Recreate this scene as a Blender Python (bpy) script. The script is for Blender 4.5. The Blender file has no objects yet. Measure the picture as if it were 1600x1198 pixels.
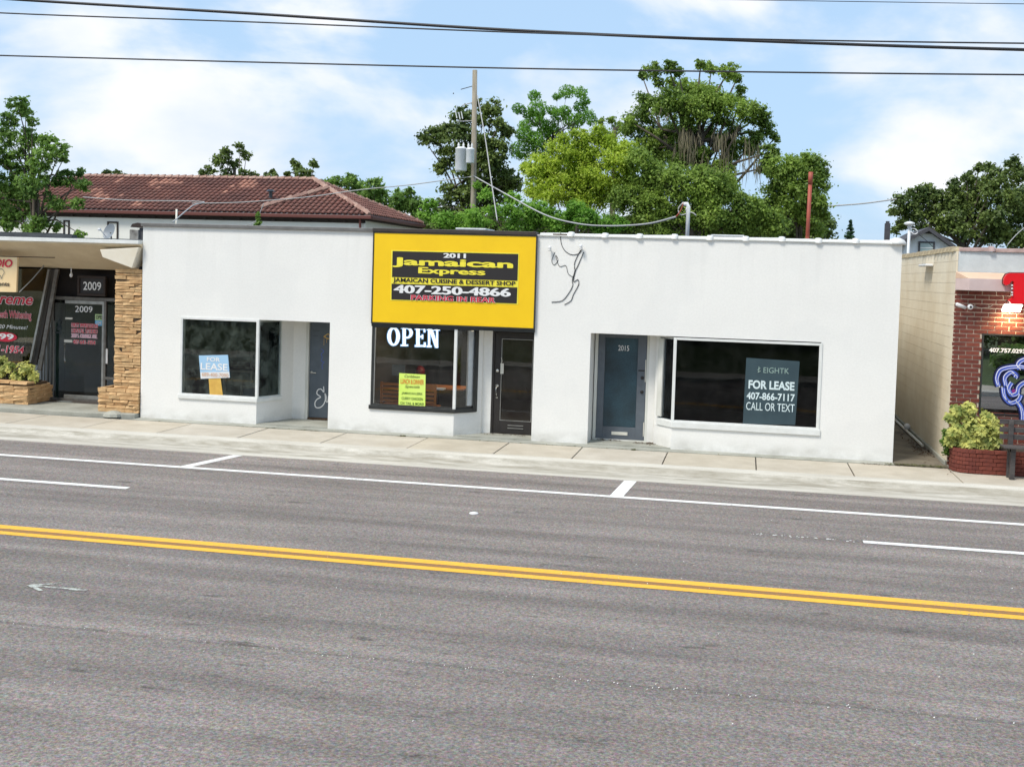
import bpy, math, random
import numpy as np
from mathutils import Vector, Matrix
random.seed(7)
scene = bpy.context.scene
R = math.radians
# ------------------------------------------------------------------ camera
CF, CSY, PITCH, YAW, ROLL, CH, CD = 1801.0, -91.0, R(2.64), R(11.43), R(1.72), 3.31, 22.17
_cp, _sp, _cy, _sn = math.cos(PITCH), math.sin(PITCH), math.cos(YAW), math.sin(YAW)
FW = np.array([-_sn*_cp, _cy*_cp, -_sp]); _rt = np.array([_cy, _sn, 0.]); _up = np.cross(_rt, FW)
RT = math.cos(ROLL)*_rt + math.sin(ROLL)*_up
UP = -math.sin(ROLL)*_rt + math.cos(ROLL)*_up
ORG = np.array([0., -CD, CH])
cam_d = bpy.data.cameras.new('camera'); cam = bpy.data.objects.new('camera', cam_d)
scene.collection.objects.link(cam); scene.camera = cam
cam.matrix_world = Matrix(((RT[0], UP[0], -FW[0], ORG[0]), (RT[1], UP[1], -FW[1], ORG[1]), (RT[2], UP[2], -FW[2], ORG[2]), (0, 0, 0, 1)))
cam_d.sensor_width = 36; cam_d.lens = CF/1600*36; cam_d.shift_y = CSY/1600
cam_d.clip_start = .1; cam_d.clip_end = 3000
# ------------------------------------------------------------------ sky, sun, exposure
SUN_EL, SUN_AZ = R(56), R(218)      # azimuth clockwise from +Y; the sun stands behind the camera, to its left
w = bpy.data.worlds.new('World'); scene.world = w; w.use_nodes = True
nt = w.node_tree; nt.nodes.clear()
def N(t, **k):
    n = nt.nodes.new(t)
    for a, b in k.items(): setattr(n, a, b)
    return n
sky = N('ShaderNodeTexSky', sky_type='NISHITA', sun_disc=False, sun_elevation=SUN_EL, sun_rotation=SUN_AZ)
sky.air_density = 1.0; sky.dust_density = 1.5; sky.ozone_density = 1.5
tc = N('ShaderNodeTexCoord'); mp = N('ShaderNodeMapping')
mp.inputs['Location'].default_value = (-3.4275, 2.8072, 7.1537); mp.inputs['Scale'].default_value = (1, 1, 1.9)
n1 = N('ShaderNodeTexNoise'); n1.inputs['Scale'].default_value = 4.2; n1.inputs['Detail'].default_value = 9; n1.inputs['Roughness'].default_value = .52
n1.inputs['Distortion'].default_value = .25
rp = N('ShaderNodeValToRGB'); rp.color_ramp.elements[0].position = .465; rp.color_ramp.elements[1].position = .64
rp.color_ramp.interpolation = 'EASE'
mx = N('ShaderNodeMix', data_type='RGBA')
n2 = N('ShaderNodeTexNoise'); n2.inputs['Scale'].default_value = 7; n2.inputs['Detail'].default_value = 5
cr = N('ShaderNodeValToRGB')
cr.color_ramp.elements[0].color = (5.7, 6.3, 7.2, 1); cr.color_ramp.elements[1].color = (7.2, 7.3, 7.5, 1)
cr.color_ramp.elements[0].position = .35; cr.color_ramp.elements[1].position = .6
hazec = N('ShaderNodeMix', data_type='RGBA'); hazec.inputs[0].default_value = .75
hazec.inputs[7].default_value = (3.85, 5.55, 7.6, 1)
bg = N('ShaderNodeBackground'); bg.inputs[1].default_value = .1
out = N('ShaderNodeOutputWorld'); L = nt.links.new
L(tc.outputs['Generated'], mp.inputs[0]); L(mp.outputs[0], n1.inputs['Vector']); L(mp.outputs[0], n2.inputs['Vector'])
L(n1.outputs[0], rp.inputs[0]); L(n2.outputs[0], cr.inputs[0]); L(rp.outputs[0], mx.inputs[0])
L(sky.outputs[0], hazec.inputs[6]); L(hazec.outputs[2], mx.inputs[6]); L(cr.outputs[0], mx.inputs[7]); L(mx.outputs[2], bg.inputs[0]); L(bg.outputs[0], out.inputs[0])
sd = bpy.data.lights.new('sun', 'SUN'); sun = bpy.data.objects.new('sun', sd); scene.collection.objects.link(sun)
sd.energy = 2.5; sd.angle = R(16); sd.color = (1, .94, .84)
sdir = Vector((math.sin(SUN_AZ)*math.cos(SUN_EL), math.cos(SUN_AZ)*math.cos(SUN_EL), math.sin(SUN_EL)))
sun.rotation_euler = sdir.to_track_quat('Z', 'Y').to_euler()
scene.view_settings.view_transform = 'Standard'; scene.view_settings.look = 'None'
scene.view_settings.exposure = .52; scene.view_settings.gamma = 1; scene.view_settings.use_curve_mapping = False
scene.cycles.max_bounces = 8; scene.cycles.transparent_max_bounces = 12

# ------------------------------------------------------------------ helpers
def ray(x, y): return FW + (x-800)/CF*RT - (y-599-CSY)/CF*UP
def at(x, y, Y=0.):
    d = ray(x, y); return Vector(ORG + d*((Y+CD)/d[1]))
def atz(x, y, Z=0.):
    d = ray(x, y); return Vector(ORG + d*((Z-CH)/d[2]))
def tag(o, label=None, cat=None, group=None, kind=None):
    if label: o['label'] = label
    if cat: o['category'] = cat
    if group: o['group'] = group
    if kind: o['kind'] = kind
    return o
def empty(name, loc, label=None, cat=None, group=None, kind=None):
    o = bpy.data.objects.new(name, None); scene.collection.objects.link(o); o.location = loc
    o.empty_display_size = .3
    return tag(o, label, cat, group, kind)
def base_of(p):
    v = Vector((0, 0, 0))
    while p is not None: v = v + p.location; p = p.parent
    return v
def link(name, me, parent=None, loc=(0, 0, 0)):
    """geometry given in world coordinates; the parent's offset is taken off again"""
    o = bpy.data.objects.new(name, me); scene.collection.objects.link(o)
    if parent is not None:
        o.parent = parent; o.location = Vector(loc) - base_of(parent)
    else: o.location = loc
    return o
class MB:
    def __init__(s): s.v = []; s.f = []
    def poly(s, pts):
        n = len(s.v); s.v += [tuple(p) for p in pts]; s.f.append(tuple(range(n, n+len(pts)))); return s
    def box(s, x0, x1, y0, y1, z0, z1):
        n = len(s.v)
        s.v += [(x, y, z) for z in (z0, z1) for x, y in ((x0, y0), (x1, y0), (x1, y1), (x0, y1))]
        s.f += [(n, n+3, n+2, n+1), (n+4, n+5, n+6, n+7)] + [(n+i, n+(i+1) % 4, n+4+(i+1) % 4, n+4+i) for i in range(4)]
        return s
    def prism(s, pts, d):
        """pts: planar outline, d: extrusion vector"""
        n = len(s.v); k = len(pts); d = Vector(d)
        s.v += [tuple(p) for p in pts] + [tuple(Vector(p)+d) for p in pts]
        s.f += [tuple(range(n+k-1, n-1, -1)), tuple(range(n+k, n+2*k))] + [(n+i, n+(i+1) % k, n+k+(i+1) % k, n+k+i) for i in range(k)]
        return s
    def plan(s, xy, z0, z1): return s.prism([(x, y, z0) for x, y in xy], (0, 0, z1-z0))
    def tube(s, pts, r, seg=6, r1=None, cap=True):
        pts = [Vector(p) for p in pts]; n0 = len(s.v); m = len(pts)
        for i, p in enumerate(pts):
            t = (pts[min(i+1, m-1)] - pts[max(i-1, 0)]).normalized()
            a = t.cross(Vector((0, 0, 1)))
            if a.length < 1e-3: a = Vector((1, 0, 0))
            a.normalize(); b = t.cross(a)
            rr = r if r1 is None else r + (r1-r)*i/max(1, m-1)
            for k in range(seg):
                an = 2*math.pi*k/seg; s.v.append(tuple(p + a*(rr*math.cos(an)) + b*(rr*math.sin(an))))
        for i in range(m-1):
            for k in range(seg):
                a0 = n0+i*seg+k; a1 = n0+i*seg+(k+1) % seg
                s.f.append((a0, a1, a1+seg, a0+seg))
        if cap:
            s.f.append(tuple(range(n0+seg-1, n0-1, -1))); s.f.append(tuple(range(n0+(m-1)*seg, n0+m*seg)))
        return s
    def lathe(s, c, prof, seg=12, axis='Z'):
        """prof: (radius, height) pairs about a vertical or Y axis through c"""
        n0 = len(s.v)
        for r_, h in prof:
            for k in range(seg):
                a = 2*math.pi*k/seg
                if axis == 'Z': s.v.append((c[0]+r_*math.cos(a), c[1]+r_*math.sin(a), c[2]+h))
                else: s.v.append((c[0]+r_*math.cos(a), c[1]+h, c[2]+r_*math.sin(a)))
        for i in range(len(prof)-1):
            for k in range(seg):
                a0 = n0+i*seg+k; a1 = n0+i*seg+(k+1) % seg
                s.f.append((a0, a1, a1+seg, a0+seg))
        s.f.append(tuple(range(n0+seg-1, n0-1, -1))); s.f.append(tuple(range(n0+(len(prof)-1)*seg, n0+len(prof)*seg)))
        return s
    def mesh(s, name, mat, smooth=False, fix=True):
        me = bpy.data.meshes.new(name); me.from_pydata(s.v, [], s.f)
        if fix:
            import bmesh
            b = bmesh.new(); b.from_mesh(me); bmesh.ops.recalc_face_normals(b, faces=b.faces); b.to_mesh(me); b.free()
        if mat: me.materials.append(mat)
        if smooth:
            for p in me.polygons: p.use_smooth = True
        me.update(); return me
    def build(s, name, mat, parent=None, smooth=False, bevel=0, kind=None):
        o = link(name, s.mesh(name, mat, smooth), parent)
        if bevel:
            m = o.modifiers.new('bevel', 'BEVEL'); m.width = bevel; m.segments = 2; m.limit_method = 'ANGLE'
        if kind: o['kind'] = kind
        return o

def pm(name, c1, c2=None, scale=3., rough=.7, bump=0., bscale=60., metal=0., fine=None, fscale=120., detail=6, rnd=None, island=None, stretch=None, spec=.5, emit=None, estr=0.):
    """procedural material: two colours mixed by noise, optional fine speckle, per-object or per-piece variation, bump"""
    m = bpy.data.materials.new(name); m.use_nodes = True; t = m.node_tree; b = t.nodes['Principled BSDF']; l = t.links.new
    b.inputs['Roughness'].default_value = rough; b.inputs['Metallic'].default_value = metal
    b.inputs['Specular IOR Level'].default_value = spec
    tc = t.nodes.new('ShaderNodeTexCoord'); co = tc.outputs['Object']
    if stretch:
        mp = t.nodes.new('ShaderNodeMapping'); mp.inputs['Scale'].default_value = stretch; l(co, mp.inputs[0]); co = mp.outputs[0]
    def mix(a, bb, f, mode='MIX'):
        n = t.nodes.new('ShaderNodeMix'); n.data_type = 'RGBA'; n.blend_type = mode
        for idx, v in ((0, f), (6, a), (7, bb)):
            if hasattr(v, 'links'): l(v, n.inputs[idx])
            elif idx == 0: n.inputs[0].default_value = v
            else: n.inputs[idx].default_value = (*v, 1)
        return n.outputs[2]
    c2 = c2 or tuple(x*.88 for x in c1)
    n = t.nodes.new('ShaderNodeTexNoise'); n.inputs['Scale'].default_value = scale; n.inputs['Detail'].default_value = detail
    n.inputs['Roughness'].default_value = .6; l(co, n.inputs['Vector'])
    mr = t.nodes.new('ShaderNodeMapRange'); mr.inputs[1].default_value = .3; mr.inputs[2].default_value = .7; l(n.outputs[0], mr.inputs[0])
    col = mix(c1, c2, mr.outputs[0])
    if fine:
        n = t.nodes.new('ShaderNodeTexNoise'); n.inputs['Scale'].default_value = fscale; n.inputs['Detail'].default_value = 3; l(tc.outputs['Object'], n.inputs['Vector'])
        r_ = t.nodes.new('ShaderNodeMapRange'); r_.inputs[1].default_value = .25; r_.inputs[2].default_value = .75; l(n.outputs[0], r_.inputs[0])
        r_.inputs[3].default_value = 1-fine; r_.inputs[4].default_value = 1+fine
        g = t.nodes.new('ShaderNodeCombineColor'); [l(r_.outputs[0], g.inputs[i]) for i in range(3)]
        col = mix(col, g.outputs[0], 1., 'MULTIPLY')
    for src, v in (('obj', rnd), ('isl', island)):
        if v:
            if src == 'obj': s_ = t.nodes.new('ShaderNodeObjectInfo').outputs['Random']
            else: s_ = t.nodes.new('ShaderNodeNewGeometry').outputs['Random Per Island']
            rm = t.nodes.new('ShaderNodeValToRGB'); rm.color_ramp.elements.remove(rm.color_ramp.elements[0])
            for i, c in enumerate(v):
                e = rm.color_ramp.elements[0] if i == 0 else rm.color_ramp.elements.new(0.)
                e.position = i/(len(v)-1) if len(v) > 1 else 0; e.color = (*c, 1)
            l(s_, rm.inputs[0]); col = mix(col, rm.outputs[0], 1., 'MULTIPLY')
    l(col, b.inputs['Base Color'])
    if bump:
        n = t.nodes.new('ShaderNodeTexNoise'); n.inputs['Scale'].default_value = bscale; n.inputs['Detail'].default_value = 5; l(co, n.inputs['Vector'])
        bp = t.nodes.new('ShaderNodeBump'); bp.inputs['Strength'].default_value = bump; bp.inputs['Distance'].default_value = .01
        l(n.outputs[0], bp.inputs['Height']); l(bp.outputs[0], b.inputs['Normal'])
    if emit: b.inputs['Emission Color'].default_value = (*emit, 1); b.inputs['Emission Strength'].default_value = estr
    return m
def glass_mat(name, tint=(.75, .82, .8), ior=1.6, wave=.02, wscale=1.2, base=0., dust=.04, dscale=2.5, dcol=(.55, .56, .52)):
    m = bpy.data.materials.new(name); m.use_nodes = True; t = m.node_tree; t.nodes.clear(); l = t.links.new
    o = t.nodes.new('ShaderNodeOutputMaterial'); tr = t.nodes.new('ShaderNodeBsdfTransparent'); tr.inputs[0].default_value = (*tint, 1)
    g = t.nodes.new('ShaderNodeBsdfGlossy'); g.inputs['Roughness'].default_value = .01; g.inputs['Color'].default_value = (.95, .97, 1, 1)
    f = t.nodes.new('ShaderNodeFresnel'); f.inputs[0].default_value = ior
    a = t.nodes.new('ShaderNodeMath'); a.operation = 'ADD'; a.inputs[1].default_value = base; a.use_clamp = True
    mx = t.nodes.new('ShaderNodeMixShader')
    n = t.nodes.new('ShaderNodeTexNoise'); n.inputs['Scale'].default_value = wscale; n.inputs['Detail'].default_value = 1
    tc = t.nodes.new('ShaderNodeTexCoord'); l(tc.outputs['Object'], n.inputs['Vector'])
    bp = t.nodes.new('ShaderNodeBump'); bp.inputs['Strength'].default_value = 1; bp.inputs['Distance'].default_value = wave
    l(n.outputs[0], bp.inputs['Height']); l(bp.outputs[0], g.inputs['Normal'])
    l(f.outputs[0], a.inputs[0]); l(a.outputs[0], mx.inputs[0]); l(tr.outputs[0], mx.inputs[1]); l(g.outputs[0], mx.inputs[2])
    d = t.nodes.new('ShaderNodeBsdfDiffuse'); d.inputs[0].default_value = (*dcol, 1); n3 = t.nodes.new('ShaderNodeTexNoise'); n3.inputs['Scale'].default_value = dscale; n3.inputs['Detail'].default_value = 9; n3.inputs['Roughness'].default_value = .72; n3.inputs['Distortion'].default_value = .3
    l(tc.outputs['Object'], n3.inputs[0]); r_ = t.nodes.new('ShaderNodeMapRange'); r_.inputs[1].default_value = .42; r_.inputs[2].default_value = .78; r_.inputs[4].default_value = dust; l(n3.outputs[0], r_.inputs[0])
    m2 = t.nodes.new('ShaderNodeMixShader'); l(r_.outputs[0], m2.inputs[0]); l(mx.outputs[0], m2.inputs[1]); l(d.outputs[0], m2.inputs[2]); l(m2.outputs[0], o.inputs[0])
    return m
def leaf_mat(name, cols, trans=.35, scale=.5, rough=.5):
    m = bpy.data.materials.new(name); m.use_nodes = True; t = m.node_tree; b = t.nodes['Principled BSDF']; l = t.links.new
    geo = t.nodes.new('ShaderNodeNewGeometry'); rm = t.nodes.new('ShaderNodeValToRGB')
    rm.color_ramp.elements.remove(rm.color_ramp.elements[0])
    for i, c in enumerate(cols):
        e = rm.color_ramp.elements[0] if i == 0 else rm.color_ramp.elements.new(0.)
        e.position = i/(len(cols)-1); e.color = (*c, 1)
    n = t.nodes.new('ShaderNodeTexNoise'); n.inputs['Scale'].default_value = scale; n.inputs['Detail'].default_value = 3
    tc = t.nodes.new('ShaderNodeTexCoord'); l(tc.outputs['Object'], n.inputs['Vector'])
    a = t.nodes.new('ShaderNodeMath'); a.operation = 'MULTIPLY_ADD'; a.inputs[1].default_value = .45; l(geo.outputs['Random Per Island'], a.inputs[0])
    mr = t.nodes.new('ShaderNodeMapRange'); mr.inputs[1].default_value = .35; mr.inputs[2].default_value = .65; mr.inputs[4].default_value = .55
    l(n.outputs[0], mr.inputs[0]); l(mr.outputs[0], a.inputs[2]); l(a.outputs[0], rm.inputs[0]); l(rm.outputs[0], b.inputs['Base Color'])
    b.inputs['Roughness'].default_value = rough; b.inputs['Specular IOR Level'].default_value = .35
    tl = t.nodes.new('ShaderNodeBsdfTranslucent'); l(rm.outputs[0], tl.inputs[0]); ms = t.nodes.new('ShaderNodeMixShader'); ms.inputs[0].default_value = trans
    l(b.outputs[0], ms.inputs[1]); l(tl.outputs[0], ms.inputs[2]); l(ms.outputs[0], t.nodes['Material Output'].inputs[0])
    return m

def text(body, x0, x1, z0, z1, Y, mat, parent, name='lettering', bold=.0, shear=0., depth=.004, yaw=0., rot=0., expand=0., fat=0.):
    """flat lettering filling the box x0..x1, z0..z1 on the plane y=Y, facing the street"""
    cu = bpy.data.curves.new(name, 'FONT'); cu.body = body; cu.shear = shear; cu.offset = bold; cu.fill_mode = 'FRONT'; cu.resolution_u = 4
    tmp = bpy.data.objects.new('tmp', cu); scene.collection.objects.link(tmp)
    dg = bpy.context.evaluated_depsgraph_get(); me = bpy.data.meshes.new_from_object(tmp.evaluated_get(dg))
    bpy.data.objects.remove(tmp); bpy.data.curves.remove(cu)
    n = len(me.vertices); co = np.zeros(n*3); me.vertices.foreach_get('co', co); co = co.reshape(-1, 3)
    lo, hi = co.min(0), co.max(0)
    u = (co[:, 0]-lo[0])/(hi[0]-lo[0])*(x1-x0+2*expand)-expand; v = (co[:, 1]-lo[1])/(hi[1]-lo[1])*(z1-z0+2*expand)-expand
    if rot:
        cu_, cv_ = (x1-x0)/2, (z1-z0)/2; du, dv = u-cu_, v-cv_
        u = cu_+du*math.cos(rot)-dv*math.sin(rot); v = cv_+du*math.sin(rot)+dv*math.cos(rot)
    P = np.stack([x0+u, np.full(n, Y-depth), z0+v], 1)
    if fat:      # heavier strokes: the same outlines again, shifted sideways, a hair apart in depth
        F = [tuple(p.vertices) for p in me.polygons]; bpy.data.meshes.remove(me); me = bpy.data.meshes.new(name); V = []; G = []
        for i, (dx, dz) in enumerate(((0, 0), (fat, 0), (-fat, 0), (0, fat*.2), (0, -fat*.2))):
            k = len(V); V += [(x+dx, y-.0004*i, z+dz) for x, y, z in P.tolist()]; G += [tuple(a+k for a in f) for f in F]
        me.from_pydata(V, [], G); P = None
    if P is not None: me.vertices.foreach_set('co', P.ravel())
    me.materials.clear(); me.materials.append(mat); me.name = name; me.update()
    return link(name, me, parent)
def ptext(body, xl, yt, xr, yb, Y, mat, parent, **k):
    """the same, its box measured in the picture: left, top, right, bottom at depth Y"""
    a = at(xl, (yt+yb)/2, Y); b = at(xr, (yt+yb)/2, Y); h = at((xl+xr)/2, yt, Y).z - at((xl+xr)/2, yb, Y).z
    zc = (a.z+b.z)/2
    return text(body, a.x, b.x, zc-h/2, zc+h/2, Y, mat, parent, **k)

# ------------------------------------------------------------------ materials
M = {}
M['stucco'] = pm('white_stucco_paint', (.84, .83, .795), (.80, .79, .757), .9, .85, .25, 45, fine=.03, fscale=25)
def weather(m):
    t = m.node_tree; b = t.nodes['Principled BSDF']; l = t.links.new; src = b.inputs['Base Color'].links[0].from_socket
    tc = t.nodes.new('ShaderNodeTexCoord'); sx = t.nodes.new('ShaderNodeSeparateXYZ'); l(tc.outputs['Object'], sx.inputs[0])
    def nz(scale, st, lo, hi):
        mp = t.nodes.new('ShaderNodeMapping'); mp.inputs['Scale'].default_value = st; l(tc.outputs['Object'], mp.inputs[0])
        n = t.nodes.new('ShaderNodeTexNoise'); n.inputs['Scale'].default_value = scale; n.inputs['Detail'].default_value = 6; l(mp.outputs[0], n.inputs[0])
        r_ = t.nodes.new('ShaderNodeMapRange'); r_.inputs[1].default_value = lo; r_.inputs[2].default_value = hi; l(n.outputs[0], r_.inputs[0]); return r_.outputs[0]
    def zr(a, c):
        r_ = t.nodes.new('ShaderNodeMapRange'); r_.inputs[1].default_value = a; r_.inputs[2].default_value = c; l(sx.outputs[2], r_.inputs[0]); return r_.outputs[0]
    def mul(a, c):
        n = t.nodes.new('ShaderNodeMath'); n.operation = 'MULTIPLY'; l(a, n.inputs[0])
        if hasattr(c, 'links'): l(c, n.inputs[1])
        else: n.inputs[1].default_value = c
        return n.outputs[0]
    def over(src, f, col):
        mx = t.nodes.new('ShaderNodeMix'); mx.data_type = 'RGBA'; l(f, mx.inputs[0]); l(src, mx.inputs[6]); mx.inputs[7].default_value = (*col, 1); return mx.outputs[2]
    c = over(src, mul(mul(nz(3., (2.2, 2.2, .12), .5, .75), zr(2.6, 4.0)), .13), (.46, .45, .40))      # runs below the cap
    c = over(c, mul(mul(nz(2.5, (1, 1, 1.6), .38, .7), zr(.28, .0)), .6), (.36, .34, .28))              # splash dirt at the foot
    c = over(c, mul(nz(.55, (1, 1, 1), .52, .56), .10), (.62, .63, .63))                                # patched repaint
    l(c, b.inputs['Base Color'])
weather(M['stucco'])
M['stucco_trim'] = pm('white_trim_paint', (.78, .79, .77), (.68, .69, .66), 5, .6, .1, 30)
M['alcove'] = pm('aged_white_paint', (.74, .74, .70), (.55, .55, .49), 2.2, .8, .3, 40, stretch=(1, 1, .5))
M['grey_metal'] = pm('grey_flashing', (.19, .185, .18), (.13, .125, .12), 6, .55, .1, metal=.2)
M['brown_metal'] = pm('dark_brown_flashing', (.055, .04, .035), (.03, .025, .02), 6, .5)
M['frame_dark'] = pm('dark_bronze_metal', (.02, .022, .022), (.035, .037, .036), 8, .4)
M['alu'] = pm('dull_aluminium', (.45, .45, .43), (.3, .3, .28), 9, .4, metal=.7)
M['alu_dark'] = pm('weathered_aluminium', (.22, .21, .19), (.12, .11, .1), 9, .5, metal=.4)
M['chrome'] = pm('bright_metal', (.75, .74, .7), None, 9, .2, metal=.9)
M['ivory'] = pm('ivory_plastic', (.7, .68, .6), None, 9, .4)
M['white'] = pm('white_plastic', (.8, .8, .8), None, 9, .35)
M['coping'] = pm('painted_coping_tile', (.76, .77, .76), (.58, .58, .56), 4, .6, .2, 30)
M['pink_coping'] = pm('pink_coping_tile', (.50, .36, .34), (.25, .17, .15), 3.5, .7, .3, 25)
M['tan_coping'] = pm('tan_coping_tile', (.55, .47, .30), (.12, .09, .06), 3.5, .75, .3, 25)
M['door_grey'] = pm('blue_grey_door_paint', (.115, .14, .17), (.08, .10, .12), 3, .55, .15, 40)
M['door_frame_blue'] = pm('slate_door_frame', (.12, .14, .165), (.085, .10, .12), 4, .45)
M['door_black'] = pm('black_door_paint', (.018, .015, .015), (.03, .026, .024), 5, .4)
M['glass'] = glass_mat('shop_window_glass', (.975, .99, .985), 1.36, .0012, 1.6)
M['glass_dust_reflect'] = glass_mat('dust_reflection_glass', (.93, .96, .94), 1.36, .0015, 1.6, dust=.17, dscale=4, dcol=(.36, .42, .36))  # grey-green dust layer that also paints in the cluttered reflections
M['glass_dark'] = glass_mat('dark_shop_glass', (.6, .62, .62), 1.30, .002, 1.2, dust=.02, dscale=3)
M['glass_mirror'] = glass_mat('mirror_tinted_glass', (.3, .33, .33), 1.8, .0008, 1.5, .30)
M['frost'] = pm('frosted_glow_glass', (.010, .014, .018), (.035, .085, .115), 1.0, .35, .05, 20, detail=3, fine=.35, fscale=60)  # teal blotches paint a reflection-like glow into the frosted pane
M['yellow_sign'] = pm('yellow_sign_panel', (.93, .60, .004), (.87, .55, .004), 1.5, .45)
M['black_print'] = pm('black_print', (.022, .018, .018), None, 5, .5)
M['white_print'] = pm('white_print', (.85, .85, .85), None, 5, .5)
M['yellow_print'] = pm('yellow_print', (.93, .80, .06), None, 5, .5)
M['red_print'] = pm('red_print', (.62, .015, .05), None, 5, .5)
M['pink_print'] = pm('pink_print', (.85, .45, .55), None, 5, .5)
M['red_gloss'] = pm('red_channel_letter_face', (.80, .004, .012), (.7, .004, .01), 3, .3)
M['asphalt_dummy'] = None
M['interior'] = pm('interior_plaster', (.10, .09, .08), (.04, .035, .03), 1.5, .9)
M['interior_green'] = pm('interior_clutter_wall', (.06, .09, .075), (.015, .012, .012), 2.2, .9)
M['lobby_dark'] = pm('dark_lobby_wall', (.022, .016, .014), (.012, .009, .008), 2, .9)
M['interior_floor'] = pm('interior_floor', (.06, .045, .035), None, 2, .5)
M['wood_orange'] = pm('orange_varnished_wood', (.50, .18, .05), (.36, .12, .03), 6, .4, stretch=(1, 1, 6))
M['wood_yellow'] = pm('yellow_sign_post_wood', (.75, .48, .10), (.6, .35, .07), 6, .5)
M['wood_pole'] = pm('weathered_pole_wood', (.36, .32, .25), (.20, .175, .13), 3, .9, .5, 20, stretch=(4, 4, .6))
M['bench_wood'] = pm('dark_bench_wood', (.10, .09, .085), (.035, .03, .03), 5, .6, .3, 30, stretch=(.6, 4, 4))
M['trunk'] = pm('tree_bark', (.13, .105, .08), (.06, .05, .04), 3, .95, .6, 15)
M['rust'] = pm('red_painted_pipe', (.42, .09, .05), (.28, .06, .04), 5, .6)
M['transformer'] = pm('pale_grey_paint', (.72, .74, .75), (.6, .62, .63), 3, .4)
M['black_cable'] = pm('black_cable', (.02, .02, .024), None, 3, .5)
M['grey_cable'] = pm('grey_cable', (.42, .42, .42), None, 3, .6)
M['beige_canopy'] = pm('beige_stucco_canopy', (.74, .63, .45), (.62, .51, .35), 2.2, .85, .3, 40, fine=.06, fscale=50)
M['canopy_lit'] = pm('lit_canopy_cream', (.78, .73, .63), (.70, .63, .5), 2.2, .8)  # paler copy of the beige: the lit end face put into the colour
M['stone'] = pm('golden_ledge_stone', (.60, .45, .27), (.42, .29, .165), 9, .85, .6, 30, rnd=[(1.15, 1.05, .9), (.62, .48, .42), (1.1, 1.15, 1.15), (.95, .75, .5), (1.3, 1.3, 1.3), (.45, .36, .3), (1.1, .9, .65), (1.2, 1.0, .8)])
M['mortar_dark'] = pm('dark_stone_mortar', (.10, .07, .045), None, 8, .95)
M['brick'] = pm('red_brown_brick', (.175, .038, .024), (.105, .024, .017), 14, .8, .5, 60, rnd=[(1, 1, 1), (.7, .75, .75), (1.15, 1.1, 1), (.85, .8, .8), (1.25, 1.3, 1.2)])
M['mortar'] = pm('pale_brick_mortar', (.66, .56, .44), (.52, .42, .32), 12, .95)
M['cmu'] = pm('cream_painted_blockwork', (.86, .79, .64), (.70, .60, .44), 1.0, .85, .35, 35, stretch=(1, .8, .8))
M['cmu_gap'] = pm('blockwork_joint', (.76, .69, .54), None, 3, .9)
M['grey_stucco'] = pm('pale_grey_stucco', (.60, .64, .65), (.50, .54, .55), 4, .9, .3, 40, fine=.06)
M['tan_band'] = pm('tan_band', (.70, .50, .36), (.62, .42, .3), 4, .8)
M['pink_band'] = pm('pink_stucco_band', (.62, .49, .47), (.54, .42, .40), 4, .8)
M['roof_tile'] = pm('terracotta_roof_tile', (.215, .085, .062), (.12, .05, .04), .9, .85, .3, 20, island=[(1, 1, 1), (1.5, 1.25, 1.1), (.7, .75, .8), (1.15, 1, 1), (.85, .8, .8), (1.7, 1.6, 1.4), (1, 1.1, 1.1)])
M['roof_tile_new'] = pm('newer_orange_roof_tile', (.40, .20, .145), (.30, .14, .10), 3, .85, .3, 20, island=[(1, 1, 1), (.7, .65, .65), (1.25, 1.25, 1.2)])
M['ridge_tile'] = pm('pale_ridge_tile', (.52, .36, .29), (.34, .22, .17), 4, .85, island=[(1, 1, 1), (1.3, 1.3, 1.25), (.7, .6, .6)])
M['gutter'] = pm('red_brown_gutter', (.15, .045, .035), None, 3, .5)
M['dark_wood'] = pm('dark_brown_timber', (.035, .022, .018), None, 5, .7)
M['house_wall'] = pm('pale_blue_siding', (.72, .77, .82), (.66, .71, .77), 2, .8)
M['slate'] = pm('dark_slate_shingle', (.05, .05, .06), (.08, .08, .09), 4, .85)
M['hip_wall'] = pm('white_house_wall', (.86, .85, .80), (.80, .79, .74), 1.5, .85)
M['dark_glass'] = pm('dark_window_glass', (.03, .035, .04), None, 2, .1)
M['mint_green'] = pm('mint_green_bar', (.22, .40, .30), (.14, .27, .2), 6, .5)
M['olive'] = pm('olive_stained_glass_film', (.10, .075, .02), (.05, .035, .01), 2, .5)
M['blind'] = pm('grey_vertical_blind', (.20, .205, .19), (.10, .10, .095), 8, .6, stretch=(3, 1, .3))
M['roofing'] = pm('dark_roofing_felt', (.10, .11, .12), (.05, .055, .06), 4, .95)
M['concrete'] = pm('old_concrete', (.40, .40, .35), (.26, .26, .22), 2.2, .92, .4, 50, fine=.12, fscale=40)
M['concrete_dark'] = pm('stained_alley_concrete', (.22, .19, .14), (.09, .075, .055), 1.3, .95, .4, 40, fine=.1)
M['kerb'] = pm('kerb_concrete', (.60, .575, .51), (.42, .39, .33), 1.6, .9, .3, 50, fine=.1, fscale=50, stretch=(.35, 2.5, 2.5))
M['gutterpan'] = pm('stained_gutter_concrete', (.62, .595, .53), (.42, .39, .33), 2.0, .9, .3, 50, fine=.1, fscale=50, stretch=(.3, 2, 2))
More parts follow.
